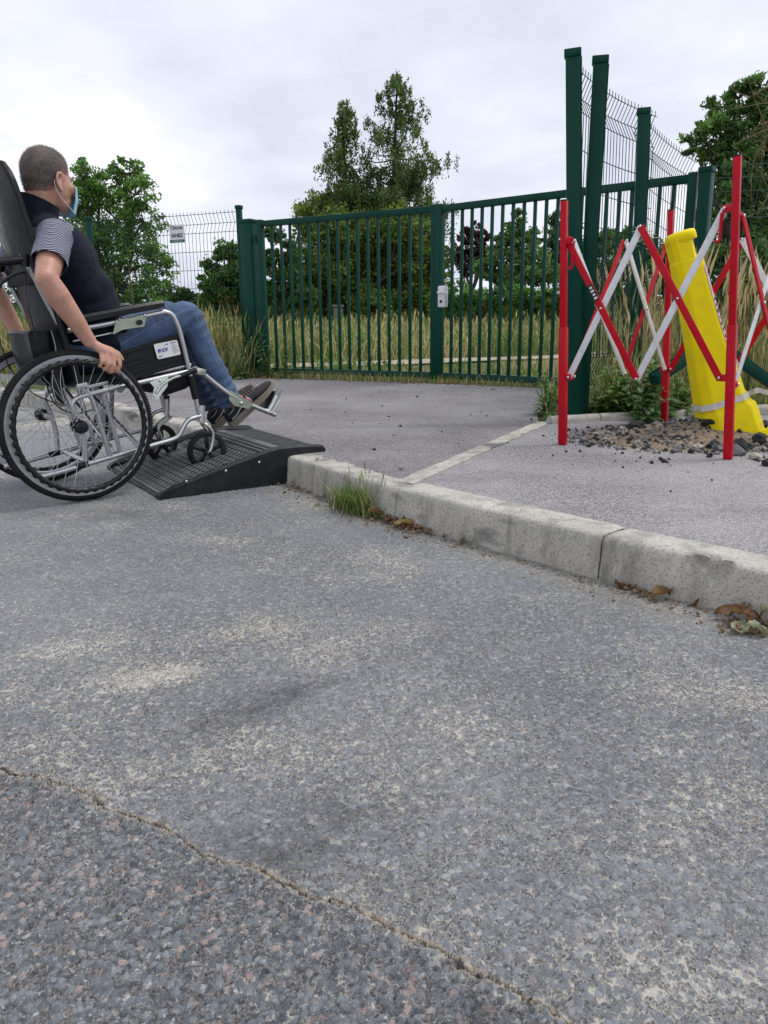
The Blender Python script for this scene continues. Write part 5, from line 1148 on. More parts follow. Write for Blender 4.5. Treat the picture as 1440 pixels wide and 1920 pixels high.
# shoes
for (y, hip, knee, ank, heel, fdn, ftop) in legs:
    near = y < .2; sh = bpy.data.objects.new('shoe', None); COL.objects.link(sh); sh.parent = man; sh.location = heel
    sdv = Vector((0, 1, 0))
    def S(f, s, t): return fdn * f + sdv * s + ftop * t
    secs_ = [(-.012, .020, .030, .075), (.0, .030, .030, .088), (.03, .036, .030, .098), (.07, .037, .028, .104), (.11, .039, .028, .092), (.15, .043, .028, .074), (.20, .048, .028, .060), (.245, .047, .028, .050), (.275, .040, .028, .042), (.298, .022, .029, .034)]
    def ring(f, hw, z0, z1, s=1.0, n=18):
        out = []
        for k in range(n):
            a = 2 * math.pi * k / n; cx, sx = math.cos(a), math.sin(a); out.append(S(f, hw * s * math.copysign(abs(cx) ** .8, cx) * (1 - .25 * max(0, sx)), (z0 + z1) / 2 + (z1 - z0) / 2 * s * math.copysign(abs(sx) ** .85, sx)))
        return out
    MB().loft([ring(*q) for q in secs_[:7]]).build('upper', M_NAVY, sh, 60)
    MB().loft([ring(f, hw, z0, z1, 1.015) for f, hw, z0, z1 in [(.165, .0445, .028, .070)] + secs_[6:]]).build('toe_cap', M_BROWN, sh, 60)
    so_ = [(-.018, .018), (.0, .030), (.03, .037), (.07, .038), (.12, .041), (.17, .046), (.21, .051), (.25, .049), (.285, .040), (.305, .022)]
    MB().loft([[S(f, -hw, z0), S(f, hw, z0), S(f, hw * 1.02, z1), S(f, -hw * 1.02, z1)] for (f, hw), z0, z1 in zip(so_, [.006, .001, 0, 0, .001, .002, .004, .008, .014, .022], [.03, .032, .034, .034, .033, .032, .032, .034, .037, .038])]).build('sole', M_SOLE, sh, 50)
    MB().loft([[S(f, -hw - .0012, z0), S(f, hw + .0012, z0), S(f, hw + .0012, z1), S(f, -hw - .0012, z1)] for f, hw, z0, z1 in ((.0, .031, .010, .022), (.05, .0378, .008, .022), (.10, .040, .008, .018), (.12, .041, .010, .013))]).build('sole_insert', M_SOLEG, sh, 40)
    for sg_ in (-1, 1):
        def side(f, t):
            hw = float(np.interp(f, [q[0] for q in secs_], [q[1] for q in secs_])); z0 = .029; z1 = float(np.interp(f, [q[0] for q in secs_], [q[3] for q in secs_])); sx = max(-1, min(1, (t - (z0 + z1) / 2) / ((z1 - z0) / 2))); cxx = math.sqrt(max(0, 1 - abs(sx) ** (2 / .85))) ** .8
            return S(f, sg_ * (hw * cxx * (1 - .25 * max(0, sx)) + .0016), t)
        def strip(name, pts, w_, mat):
            P = spl([Vector((f, t, 0)) for f, t in pts], 5); n_ = len(P); A, B = [], []
            for i, p in enumerate(P):
                d = (P[min(i + 1, n_ - 1)] - P[max(i - 1, 0)]).normalized(); nn = Vector((-d.y, d.x, 0)); A.append(side(p.x + nn.x * w_, p.y + nn.y * w_)); B.append(side(p.x - nn.x * w_, p.y - nn.y * w_))
            MB().add(A + B, [(i, i + 1, n_ + i + 1, n_ + i) for i in range(n_ - 1)]).build(name, mat, sh, 60)
        strip('pale_stripe', [(.0, .042), (.035, .046), (.075, .062), (.10, .084)], .004, M_SHOEW)
        strip('heel_patch', [(-.002, .080), (.02, .082), (.045, .090)], .010, M_SHOEW)
        strip('pale_band', [(.128, .036), (.126, .056), (.120, .074)], .010, M_SHOEW)
        strip('red_band', [(.129, .037), (.127, .056), (.121, .073)], .0035, M_STRIPE)
    for k in range(5):
        f = .115 + k * .016; t = float(np.interp(f, [q[0] for q in secs_], [q[3] for q in secs_])); MB().tube(spl([S(f, -.022, t - .006), S(f + .004, 0, t + .006), S(f, .022, t - .006)], 4), .003, 6).build('lace', M_LACE, sh, 60)
    for sg_ in (-1, 1): MB().tube(spl([S(.112, 0, .102), S(.118, sg_ * .02, .116), S(.135, sg_ * .04, .112), S(.128, sg_ * .032, .098), S(.114, sg_ * .006, .10)], 5), .0028, 6).build('lace_bow', M_LACE, sh, 60)

# ================================================================== PLANTS
def rand_unit(n, r): v = r.normal(size=(n, 3)); return v / np.linalg.norm(v, axis=1, keepdims=True)
def leaf_quads(P, size, cols, r, wid=.5, droop=None):
    n = len(P); d = rand_unit(n, r)
    if droop is not None: d = d * (1 - droop[1]) + np.array(droop[0]) * droop[1]; d /= np.linalg.norm(d, axis=1, keepdims=True)
    s = np.cross(d, rand_unit(n, r)); s /= np.linalg.norm(s, axis=1, keepdims=True) + 1e-9
    L = (size * r.uniform(.6, 1.35, n))[:, None]; W = L * wid
    nn = np.cross(d, s)
    V = np.stack([P - d * L * .5, P + s * W * .5 + nn * L * .08, P + d * L * .5, P - s * W * .5 + nn * L * .08], 1).reshape(-1, 3)
    return V, np.arange(4 * n).reshape(n, 4), np.repeat(cols, 4, axis=0)
def leaf_cols(n, base, r, var=.3, alt=None, altp=.2):
    c = np.tile(np.array(base) * np.array([1.18, 1.28, 1.05]), (n, 1)) * r.uniform(1 - var, 1 + var, (n, 1)); c *= r.uniform(.9, 1.1, (n, 3))
    if alt is not None: m = r.random(n) < altp; c[m] = np.array(alt) * np.array([1.15, 1.25, 1.0]) * r.uniform(.8, 1.2, (m.sum(), 1))
    return c
def limb(mb, a, b, r0, r1, r, bend=.12, n=5):
    a, b = Vector(a), Vector(b); L = (b - a).length; m = (a + b) / 2 + Vector(r.normal(0, bend * L, 3)) * .6 + Vector((0, 0, -.06 * L)); P = spl([a, m, b], n); k = len(P)
    mb.tube(P, [r0 + (r1 - r0) * i / (k - 1) for i in range(k)], 6)

def broadleaf(name, label, Yd, base_px, lobes, col, nleaf, lsize, seed, cat='tree', alt=None, altp=.2, trunk_r=.12, group=None, wid=.5, droop=None, spread=.22, base_y=None, dens=1.0, depth=.6):
    """lobes: (px, py, radius px); they give the crown's outline at the tree's own distance, each with a depth of its own."""
    r = np.random.default_rng(seed); k = Yd / F
    bp = AY(base_px, 600, Yd if base_y is None else base_y); bz = ground_z(bp.x, bp.y); base = Vector((bp.x, bp.y, bz - .1))
    t = thing(name, label, cat, base, group); C_, Rr = [], []
    for (px, py, rp) in lobes:
        dy = r.uniform(-1, 1) * rp * k * depth; c = AY(px, py, Yd + dy); C_.append(c); Rr.append(rp * k * (1 + dy / Yd))
    tot = sum(x * x for x in Rr); tr = MB(); top = max(C_, key=lambda c: c.z); mid = base.lerp(Vector((sum(c.x for c in C_) / len(C_), sum(c.y for c in C_) / len(C_), base.z)), .5); fork = mid + UP * max(.3, .35 * (top.z - base.z))
    tr.tube(spl([base, base.lerp(fork, .5) + Vector(r.normal(0, .05, 3)), fork], 5), np.linspace(trunk_r * 1.15, trunk_r * .75, 11).tolist(), 9)
    PS, CS, DS = [], [], []
    for c, R in zip(C_, Rr):
        if (c - fork).length > .1: limb(tr, fork, c + (fork - c) * .1, trunk_r * .5, trunk_r * .14, r)
        n = max(60, int(nleaf * R * R / tot)); nc = max(5, int(n / 55))
        dirs = rand_unit(nc, r); dirs[:, 2] = dirs[:, 2] * .85 + .12; rad = R * r.uniform(.35, 1.0, nc) ** .6
        cc = np.array(c) + dirs * rad[:, None] * np.array([1, 1, .95]); cs = R * spread * r.uniform(.6, 1.3, nc)
        for q in range(min(nc, 7)): limb(tr, c, Vector(cc[q]), trunk_r * .13, trunk_r * .05, r, n=3)
        ids = r.integers(0, nc, n); g = r.normal(size=(n, 3)) * np.array([1, 1, .62]); g = g * np.minimum(1, 1.9 / (np.linalg.norm(g, axis=1, keepdims=True) + 1e-9))
        P = cc[ids] + g * cs[ids][:, None]; tint = r.uniform(.6, 1.45, nc)[ids]
        PS.append(P); CS.append(leaf_cols(n, col, r, .38, alt, altp) * tint[:, None])
    P = np.concatenate(PS) - np.array(base); cc = np.concatenate(CS)
    V, Fq, cv = leaf_quads(P, lsize, cc, r, wid, droop); cr = np_mesh('crown', V, Fq, M_LEAF, cv, parent=t); cr['kind'] = 'stuff'
    for i, v in enumerate(tr.v): tr.v[i] = tuple(Vector(v) - base)
    tk = tr.build('trunk', M_BARK, t, 60); tk['kind'] = 'stuff'
    return t

def conifer(name, label, Yd, px_top, py_top, halfw, seed, col, alt):
    """halfw: (fraction from top, half width in px) outline of the crown."""
    r = np.random.default_rng(seed); T = AY(px_top, py_top, Yd); base = Vector((T.x, T.y, ground_z(T.x, T.y) - .1)); Ht = T.z - base.z; k = Yd / F
    t = thing(name, label, 'tree', base, 'tall conifers behind the gate'); tr = MB()
    lean = Vector((r.normal(0, .1), 0, 0)); tr.tube(spl([(0, 0, 0), Vector((0, 0, Ht * .5)) + lean, (0, 0, Ht)], 8), np.linspace(.17, .012, 17).tolist(), 8)
    PS, CS = [], []; fr = [h[0] for h in halfw]; hw = [h[1] * k for h in halfw]
    f = .015
    while f < .9:
        n = 2 + int(f * 3); z = Ht * (1 - f)
        for q in range(n):
            a = r.uniform(0, 6.28); L = float(np.interp(f, fr, hw)) * r.choice([r.uniform(.4, .85), r.uniform(.85, 1.15)]); rise = r.uniform(-.25, .25) + (.35 if f < .3 else -.05)
            d = Vector((math.cos(a), math.sin(a), 0)); p0 = Vector((0, 0, z)) + lean * (1 - abs(2 * (1 - f) - 1)); p1 = p0 + d * L * .55 + UP * (L * rise * .5 - .05); p2 = p0 + d * L + UP * (L * rise * .9 + .12 * L)
            P = spl([p0, p1, p2], 5); tr.tube(P, np.linspace(.02 + .03 * f, .006, len(P)).tolist(), 5)
            nl = int((22 + 105 * L) * (3.2 if f > .34 else 1.9)); tt = r.beta(2.4, 1.2, nl); pp = np.array([P[min(len(P) - 1, int(x * len(P)))] for x in tt])
            clump = np.minimum((tt * max(2, int(nl / 20))).astype(int), max(2, int(nl / 20)) - 1); offs = r.normal(0, 1, (max(2, int(nl / 20)), 3)) * np.array([.13, .13, .06]) * (1 + f)
            hang = np.abs(r.normal(0, .16 + .12 * f, nl)); PS.append(pp + offs[clump] + r.normal(0, .035 + .03 * f, (nl, 3)) - np.stack([0 * hang, 0 * hang, hang], 1)); CS.append(leaf_cols(nl, col, r, .3, alt, .22) * r.uniform(.7, 1.3))
        f += r.uniform(.009, .018) * (1.15 if f < .4 else 1.0)
    P = np.concatenate(PS); V, Fq, cv = leaf_quads(P, .105, np.concatenate(CS), r, .42, ((0, 0, -1), .5)); cr = np_mesh('crown', V, Fq, M_LEAF, cv, parent=t); cr['kind'] = 'stuff'
    tk = tr.build('trunk', M_BARK, t, 60); tk['kind'] = 'stuff'; return t

DRK = (.05, .095, .034)
broadleaf('ash_tree', 'big leafy green tree behind the fence and the seated man', 20, 215, [(160, 335, 30), (185, 345, 34), (238, 325, 32), (255, 365, 36), (150, 385, 40), (205, 400, 48), (268, 412, 36), (140, 450, 48), (195, 470, 52), (255, 470, 48), (290, 490, 32), (300, 530, 34), (160, 530, 55), (225, 540, 52), (275, 560, 40), (120, 500, 45), (150, 310, 16), (238, 302, 14), (90, 540, 50), (40, 560, 45)], (.08, .165, .042), 26000, .115, 11, trunk_r=.16, alt=(.15, .25, .065), altp=.35, wid=.38, spread=.2)
broadleaf('small_tree', 'small round green tree between the sign and the gate post', 24, 425, [(420, 470, 20), (432, 485, 24), (408, 505, 24), (445, 512, 26), (395, 535, 24), (428, 538, 34), (460, 540, 30), (470, 500, 18), (400, 565, 26), (445, 570, 30), (485, 555, 30)], (.06, .125, .03), 11000, .13, 12, alt=(.11, .19, .05))
broadleaf('far_shrub', 'low dark shrub seen far off through the fence, left of the small tree', 30, 345, [(345, 552, 14), (325, 560, 18), (365, 562, 14), (385, 568, 14)], DRK, 2600, .14, 13, cat='shrub', trunk_r=.05)
broadleaf('gap_tree', 'loose leafy tree seen through the leftmost gate bars', 22, 515, [(505, 440, 16), (522, 455, 20), (508, 485, 20), (535, 480, 24), (515, 520, 26), (545, 520, 24), (500, 555, 28), (535, 560, 32), (565, 560, 26)], (.05, .10, .03), 9000, .11, 14)
conifer('conifer', 'shorter left conifer of the pair behind the gate', 28, 641, 186, [(0, 3), (.06, 12), (.15, 25), (.28, 42), (.40, 60), (.50, 78), (.60, 90), (.8, 92), (1, 80)], 21, (.07, .115, .036), (.13, .15, .045))
conifer('conifer', 'taller right conifer of the pair behind the gate', 28, 745, 134, [(0, 4), (.05, 22), (.14, 42), (.25, 54), (.36, 74), (.48, 86), (.6, 88), (.8, 80), (1, 70)], 22, (.066, .112, .04), (.11, .14, .05))
broadleaf('ivy_thicket', 'dense dark thicket under the two conifers', 26.5, 660, [(585, 405, 34), (560, 440, 30), (600, 450, 44), (650, 430, 46), (700, 440, 50), (750, 425, 46), (790, 450, 38), (570, 500, 42), (625, 510, 52), (690, 510, 56), (755, 510, 50), (800, 510, 28), (580, 565, 44), (640, 575, 48), (705, 575, 50), (770, 575, 48), (805, 560, 24), (842, 505, 18), (848, 540, 22), (838, 570, 24), (835, 470, 12)], (.085, .135, .038), 30000, .13, 15, cat='thicket', alt=(.17, .21, .05), altp=.35, trunk_r=.16, spread=.2)
broadleaf('copper_tree', 'dark purple-leaved tree behind the right gate leaf', 36, 885, [(872, 440, 13), (890, 432, 15), (905, 445, 14), (868, 462, 17), (890, 468, 20), (905, 480, 17), (880, 500, 22), (862, 480, 12)], (.035, .012, .018), 5200, .17, 16, alt=(.075, .02, .03))
broadleaf('pale_shrub', 'tall pale green shrub with pointed top behind the right gate leaf', 24, 970, [(972, 405, 13), (968, 430, 20), (985, 450, 24), (950, 460, 24), (930, 480, 24), (965, 490, 32), (1000, 485, 28), (915, 505, 24), (945, 520, 30), (985, 525, 34), (1020, 520, 28)], (.085, .15, .055), 13000, .12, 17, cat='shrub', alt=(.15, .23, .10), altp=.35)
broadleaf('dark_tree', 'dark green tree rising behind the tall propped posts', 30, 1060, [(1045, 415, 20), (1065, 425, 26), (1035, 450, 22), (1060, 470, 32), (1090, 480, 30), (1050, 510, 34), (1085, 530, 36)], DRK, 9000, .14, 18)
broadleaf('far_bush', 'bushes seen through the loose mesh panels', 20, 1160, [(1130, 460, 26), (1165, 445, 30), (1150, 500, 36), (1200, 480, 34), (1110, 530, 36), (1165, 545, 40), (1220, 535, 36), (1245, 480, 30), (1275, 500, 30), (1270, 545, 30)], (.065, .13, .04), 15000, .11, 19, cat='shrub', alt=(.12, .19, .06))
broadleaf('hedge', 'clipped ivy hedge at the far side of the field', 21, 945, [(x, 562 + 5 * math.sin(x), 22 + 4 * math.sin(x * 1.7)) for x in range(820, 1075, 17)] + [(x, 585, 22) for x in range(820, 1075, 22)], (.075, .155, .04), 16000, .10, 20, cat='hedge', trunk_r=.05, alt=(.10, .18, .05), depth=.3)
broadleaf('hedgerow', 'distant dark hedgerow closing the horizon behind the field', 32, 600, [(x, 580 + 4 * math.sin(x * .3), 17 + 4 * math.sin(x * 1.3)) for x in range(-60, 1500, 14)] + [(x, 598, 13) for x in range(-60, 1500, 13)], DRK, 26000, .2, 24, cat='hedge', trunk_r=.05, depth=.5)
broadleaf('verge_shrub', 'dark shrubs massed behind the fence at the right edge', 9.5, 1400, [(1345, 500, 34), (1385, 520, 40), (1430, 500, 44), (1470, 530, 44), (1350, 555, 36), (1400, 570, 40), (1450, 580, 44)], (.06, .115, .035), 15000, .075, 25, cat='shrub', alt=(.10, .17, .05), trunk_r=.05)
rt = broadleaf('ash_tree', 'big leafy tree at the right edge, with bare twigs in front', 14, 1420, [(1345, 205, 24), (1385, 185, 28), (1425, 165, 30), (1318, 245, 28), (1360, 240, 36), (1410, 230, 40), (1450, 200, 40), (1300, 275, 22), (1340, 290, 34), (1390, 290, 42), (1440, 280, 46), (1325, 335, 26), (1370, 350, 42), (1425, 355, 48), (1480, 330, 50), (1350, 410, 40), (1410, 425, 50), (1470, 430, 50), (1370, 480, 40), (1430, 500, 46), (1330, 470, 26)], (.075, .145, .042), 30000, .095, 23, trunk_r=.15, alt=(.11, .19, .06), altp=.3, wid=.36, spread=.2)
tw = MB(); r = np.random.default_rng(31); b0 = Vector(rt.location)
for k in range(12):
    a = AY(1452 + r.uniform(-10, 40), r.uniform(120, 420), 12.6); e = AY(1330 + r.uniform(0, 110), float(np.clip(r.normal(270, 90), 110, 420)), 12.4 + r.uniform(-.3, .3)); P = spl([a, a.lerp(e, .5) + Vector(r.normal(0, .12, 3)), e], 5); tw.tube([p - b0 for p in P], np.linspace(.010, .0025, len(P)).tolist(), 4)
    for q in range(4): p = P[int(r.integers(3, len(P)))]; tw.tube([p - b0, p - b0 + Vector(r.normal(0, .18, 3))], [.004, .0015], 4)
tw_ = tw.build('bare_twigs', M_TWIG, rt); tw_['kind'] = 'stuff'

# ---- grasses
def blades(name, pts, h, w, cols, r, label, lean=.35, cat='grass', heads=None):
    n = len(pts); P = np.asarray(pts, float); h = np.asarray(h); a = r.uniform(0, 6.283, n); d = np.stack([np.cos(a), np.sin(a), np.zeros(n)], 1); b_ = r.uniform(0, 6.283, n); s = np.stack([np.cos(b_), np.sin(b_), np.zeros(n)], 1) * (w * r.uniform(.6, 1.3, n))[:, None]
    ln = (h * lean * r.uniform(.1, 1.6, n))[:, None]; up = np.array([0, 0, 1.0]); H_ = h[:, None]
    m = P + d * ln * .3 + up * H_ * .55; t = P + d * ln + up * H_ * r.uniform(.88, 1.0, (n, 1))
    V = np.stack([P - s, P + s, m + s * .75, m - s * .75, t], 1).reshape(-1, 3); b5 = np.arange(n)[:, None] * 5
    F_ = np.concatenate([b5 + [0, 1, 2], b5 + [0, 2, 3], b5 + [3, 2, 4]]); cv = np.repeat(cols, 5, axis=0)
    if heads is not None:                                # seed heads: slim tufts at the blade tips
        ids = np.nonzero(r.random(n) < heads)[0]; q = t[ids]; hh = (h[ids] * .13)[:, None]; sd = s[ids] * 1.5; o = len(V)
        hv = np.stack([q - up * hh * .9, q + sd - up * hh * .2, q + up * hh + d[ids] * hh * .4, q - sd - up * hh * .2], 1).reshape(-1, 3); b4 = np.arange(len(ids))[:, None] * 4 + o
        V = np.concatenate([V, hv]); F_ = np.concatenate([F_, b4 + [0, 1, 2], b4 + [0, 2, 3]]); cv = np.concatenate([cv, np.repeat(cols[ids] * 1.12, 4, axis=0)])
    o = np_mesh(name, V, F_, M_GRASS, cv, nper=3)
    return tag(o, label, cat, kind='stuff')
STRAW, OLIVE, FRESH = np.array((.56, .46, .27)), np.array((.26, .265, .10)), np.array((.13, .22, .055))
def gcols(n, r, ws, pts=None):
    k = r.choice(3, n, p=ws)
    if pts is not None:                                  # patches: straw in some places, green in others
        nv = np.array([noise.noise(Vector((p[0] * .7, p[1] * .7, 11))) + .5 * noise.noise(Vector((p[0] * 2.2, p[1] * 2.2, 5))) for p in pts]); k = np.where((nv > .12) & (r.random(n) < .75), 2, np.where((nv < -.12) & (r.random(n) < .75), 0, k))
    c = np.array([STRAW, OLIVE, FRESH])[k]; return c * r.uniform(.7, 1.25, (n, 1)) * r.uniform(.94, 1.06, (n, 3))
r = np.random.default_rng(41)
gate_line = [(-9, 12.0), (-1.5, 8.95), (.54, 7.85), (2.45, 6.3), (3.2, 6.6), (9, 5.2)]
gy_at = lambda x: np.interp(x, [p[0] for p in gate_line], [p[1] for p in gate_line])
pn_at = lambda x: np.interp(x, [p[0] for p in pp_near], [p[1] for p in pp_near]); pf_at = lambda x: np.interp(x, [p[0] for p in pp_far[::-1]], [p[1] for p in pp_far[::-1]])
def field(n, x0, x1, ya, yb, hlo, hhi, ws, w, skip=True, clump=.5):
    x = r.uniform(x0, x1, n); u = r.random(n); y = ya(x) + (yb(x) - ya(x)) * u ** 1.0
    keep = y > gy_at(x) + .06
    if skip: keep &= ~((y > pn_at(x) + .05) & (y < pf_at(x) - .05) & (r.random(n) < .9))
    nzv = np.array([noise.noise(Vector((a * .9, b * .9, 2))) for a, b in zip(x, y)]); keep &= r.random(n) < (1 + clump * nzv * 1.6) * .8
    x, y, nzv = x[keep], y[keep], nzv[keep]; z = np.array([ground_z(a, b) for a, b in zip(x, y)]); h = r.uniform(hlo, hhi, len(x)) * (1 + .35 * nzv)
    return np.stack([x, y, z - .01], 1), h, w
p, h, w_ = field(9000, -6, 6.5, lambda x: gy_at(x) + .05, lambda x: pn_at(x), .06, .22, None, .006)
h *= np.clip((pn_at(p[:, 0]) - p[:, 1]) / 1.2, .3, 1)
blades('near_field_grass', p, h, .006, gcols(len(p), r, [.2, .35, .45], p), r, 'short green grass between the gate and the gravel path')
p, h, w_ = field(26000, -9, 11, lambda x: pf_at(x), lambda x: pf_at(x) + 6.5, .22, .66, None, .010, False, 1.0)
blades('meadow_grass', p, h, .009, gcols(len(p), r, [.26, .36, .38], p), r, 'tall dry meadow grass beyond the gravel path', heads=.3, lean=.75)
p, h, w_ = field(15000, -13, 14, lambda x: pf_at(x) + 6, lambda x: pf_at(x) + 17, .35, .7, None, .018, False)
blades('far_meadow_grass', p, h, .02, gcols(len(p), r, [.28, .34, .38], p), r, 'distant meadow grass in front of the hedge and trees', heads=.3)
# low leafy herbs scattered through the meadow and behind the gate
nc = 330; hx = r.uniform(-6, 8, nc); hy = np.where(r.random(nc) < .3, gy_at(hx) + .15 + r.random(nc) * 1.2, pf_at(hx) + r.random(nc) ** 1.4 * 7); ids = np.repeat(np.arange(nc), 46); hh_ = r.uniform(.12, .5, nc) * np.where(hy < pn_at(hx), .5, 1)
hp = np.stack([hx[ids] + r.normal(0, .13, len(ids)), hy[ids] + r.normal(0, .13, len(ids)), np.array([ground_z(a, b) for a, b in zip(hx, hy)])[ids] + r.random(len(ids)) ** .8 * hh_[ids]], 1)
V, Fq, cv = leaf_quads(hp, .07, leaf_cols(len(ids), (.10, .17, .045), r, .3, (.17, .24, .07), .3) * r.uniform(.7, 1.3, nc)[ids][:, None], r, .4, ((0, 0, 1), .35))
tag(np_mesh('meadow_herbs', V, Fq, M_LEAF, cv), 'low leafy green herbs growing among the meadow grass', 'ground cover', kind='stuff')
# band along the left fence
n = 9500; t_ = r.random(n); off_ = r.normal(0, .34, n); bx = -1.45 - 6.3 * t_ + off_ * .36; by = 8.72 + 2.7 * t_ + off_ * .93 + .1
dd = np.minimum(1, np.exp(-(off_ / .35) ** 2) + .25); h = r.uniform(.3, .82, n) * dd
blades('fence_grass', np.stack([bx, by, np.full(n, .09)], 1), h, .005, gcols(n, r, [.44, .24, .32]), r, 'tall dry grass growing along the foot of the left fence', heads=.5)
n = 2600; t_ = r.random(n); bx = -1.5 + 3.1 * t_; by = np.interp(bx, [-1.5, .54, 1.7], [8.75, 7.63, 6.75]) + r.normal(0, .06, n) + .05
blades('gate_foot_grass', np.stack([bx, by, np.full(n, .10)], 1), r.uniform(.03, .14, n), .004, gcols(n, r, [.3, .3, .4]), r, 'sparse short grass growing under the gate')
# right verge behind the edging
n = 17000; x = r.uniform(1.0, 5.2, n); yb = 4.66 + .32 * (x - 1.0); y = yb + .06 + (np.minimum(gy_at(x), 7.4) - yb - .1) * r.random(n) ** 1.3
hh = r.uniform(.14, .42, n) + .45 * r.random(n) ** 4; keep = (y > yb + .05) & ~((x < 1.25) & (y < 4.9) & (r.random(n) < .5)); front = np.clip((y - yb) / .5, .35, 1); hh *= front; low = x < .275 * y; hh = np.where(low, hh * .4, hh); keep &= ~(low & (r.random(n) < .6)) & ~(x < .98 + (y - 4.6) * .2)
blades('verge_grass', np.stack([x, y, np.full(n, .095)], 1)[keep], hh[keep], .0038, gcols(n, r, [.34, .30, .36])[keep], r, 'mixed green and dry grass in the verge behind the barrier', heads=.25)
n = 520; x = r.uniform(1.3, 4.0, n); y = 4.95 + .32 * (x - 1) + r.uniform(0, 1.0, n); kk = x > .30 * y; x, y = x[kk], y[kk]; n = len(x)
blades('tall_stalks', np.stack([x, y, np.full(n, .09)], 1), r.uniform(.6, 1.1, n), .0028, gcols(n, r, [.85, .15, 0]), r, 'tall straw-coloured seed stalks in the verge behind the barrier', lean=.22, heads=1.0)
# left verge beyond the far pavement and kerb-foot tuft
n = 1500; q = r.normal(0, 1, (n, 2)); c0 = G(70, 757, 0.0); 
blades('gutter_grass', np.stack([c0.x + q[:, 0] * .34, c0.y + .12 + q[:, 0] * -.22 + q[:, 1] * .06, np.full(n, .0)], 1), r.uniform(.06, .26, n), .005, gcols(n, r, [.15, .25, .6]), r, 'green grass growing in the gutter behind the wheelchair')
n = 5200; x = r.uniform(-9, -3.2, n); y = 9.15 + (-3.2 - x) * .42 + r.uniform(0, .7, n)
blades('left_verge_grass', np.stack([x, y, np.full(n, .1)], 1), r.uniform(.15, .7, n), .006, gcols(n, r, [.3, .25, .45]), r, 'grass verge at the far left behind the wheelchair', heads=.3)
# tuft at the kerb
kp_, ktg, knn = kat(karc_of(G(708, 952).x, G(708, 952).y)); n = 380; q = r.normal(0, 1, (n, 2)); q[:, 1] = -.012 - np.abs(q[:, 1]) * .028
tx = np.stack([kp_.x + ktg.x * q[:, 0] * .058 + knn.x * q[:, 1], kp_.y + ktg.y * q[:, 0] * .058 + knn.y * q[:, 1], np.zeros(n)], 1)
o = blades('grass_tuft', tx, r.uniform(.05, .135, n), .0026, gcols(n, r, [.06, .14, .8]), r, 'bright green grass tuft growing in the gutter against the kerb', lean=.8)
n = 26; q = r.normal(0, 1, (n, 2)); q[:, 0] -= 1.2; tx2 = np.stack([kp_.x + ktg.x * q[:, 0] * .05 - knn.x * .02, kp_.y + ktg.y * q[:, 0] * .05 - knn.y * .02, np.zeros(n)], 1)
blades('kerb_stalks', tx2, r.uniform(.12, .19, n), .0016, gcols(n, r, [.15, .3, .55]), r, 'thin seed stalks rising from the tuft at the kerb', lean=.35, heads=1.0)

# ---- single weeds
def weed(label, loc, h, nst, leaf, col, seed, spread=.25, flower=None, lance=.22, group=None, cat='weed', name='weed', nlf=16):
    r = np.random.default_rng(seed); loc = Vector(loc); t = thing(name, label, cat, loc, group); st = MB(); V, F_, Cc = [], [], []; i0 = 0; FV, FF, FC = [], [], []; j0 = 0
    for s in range(nst):
        a = r.uniform(0, 6.28); hh = h * (1 if s == 0 else r.uniform(.55, .95)); d = Vector((math.cos(a), math.sin(a), 0)) * spread * hh * (0.15 if s == 0 else r.uniform(.3, 1)); P = spl([(0, 0, 0), d * .3 + UP * hh * .5, d + UP * hh], 8); st.tube(P, np.linspace(.006, .0018, len(P)).tolist(), 5)
        for k in range(nlf):
            f = (k + .5) / nlf * .97; p = P[int(f * (len(P) - 1))]; b_ = k * 2.4 + r.uniform(-.5, .5); L = leaf * (1.15 - .75 * f) * r.uniform(.75, 1.2); dv = Vector((math.cos(b_), math.sin(b_), r.uniform(.25, .8))).normalized(); tipd = (dv + Vector((0, 0, -.7))).normalized(); sd = dv.cross(UP).normalized() * L * lance
            m = p + dv * L * .5; e = m + tipd * L * .5; V += [p, m + sd * .5, e, m - sd * .5, p + dv * L * .22 + sd * .38, p + dv * L * .22 - sd * .38]; F_ += [(i0, i0 + 4, i0 + 1), (i0, i0 + 1, i0 + 3), (i0, i0 + 3, i0 + 5), (i0 + 1, i0 + 2, i0 + 3)]; i0 += 6
            c = np.array(col) * 1.5 * r.uniform(.75, 1.3); Cc += [c] * 6
        if flower is not None:
            for k in range(40):
                p = P[-1] + Vector(r.normal(0, 1, 3)) * Vector((.055, .055, .03)).length * .45 * (1 if k else 0); sz = r.uniform(.016, .028); dx, dy = Vector((sz, 0, 0)), Vector((0, sz, 0)); FV += [p - dx, p - dy, p + dx, p + dy]; FF.append((j0, j0 + 1, j0 + 2, j0 + 3)); j0 += 4; FC += [np.array(flower) * r.uniform(.8, 1.2)] * 4
    l = np_mesh('foliage', [tuple(v) for v in V], F_, M_LEAF, np.array(Cc), nper=3, parent=t); l['kind'] = 'stuff'; k_ = st.build('stem', plain('stem_green', (.07, .10, .03), .7) if not bpy.data.materials.get('stem_green') else bpy.data.materials['stem_green'], t, 60); k_['kind'] = 'stuff'
    if flower is not None: f_ = np_mesh('flower_head', [tuple(v) for v in FV], FF, M_LEAF, np.array(FC), nper=4, parent=t); f_['kind'] = 'stuff'
    return t
WG = (.075, .14, .045); g_ = lambda px, py, z=PAVE - .03: G(px, py, z)
weed('tall pointed weed standing in front of the left gate post', g_(474, 708), 1.0, 1, .22, (.09, .16, .06), 51, nlf=22)
weed('bushy green weed at the foot of the left gate leaf', g_(500, 712), .55, 7, .17, WG, 52, .6)
weed('leafy weed left of the gate post, nearest the seated man\'s shoe', g_(450, 716), .38, 7, .15, (.08, .14, .04), 53, .7)
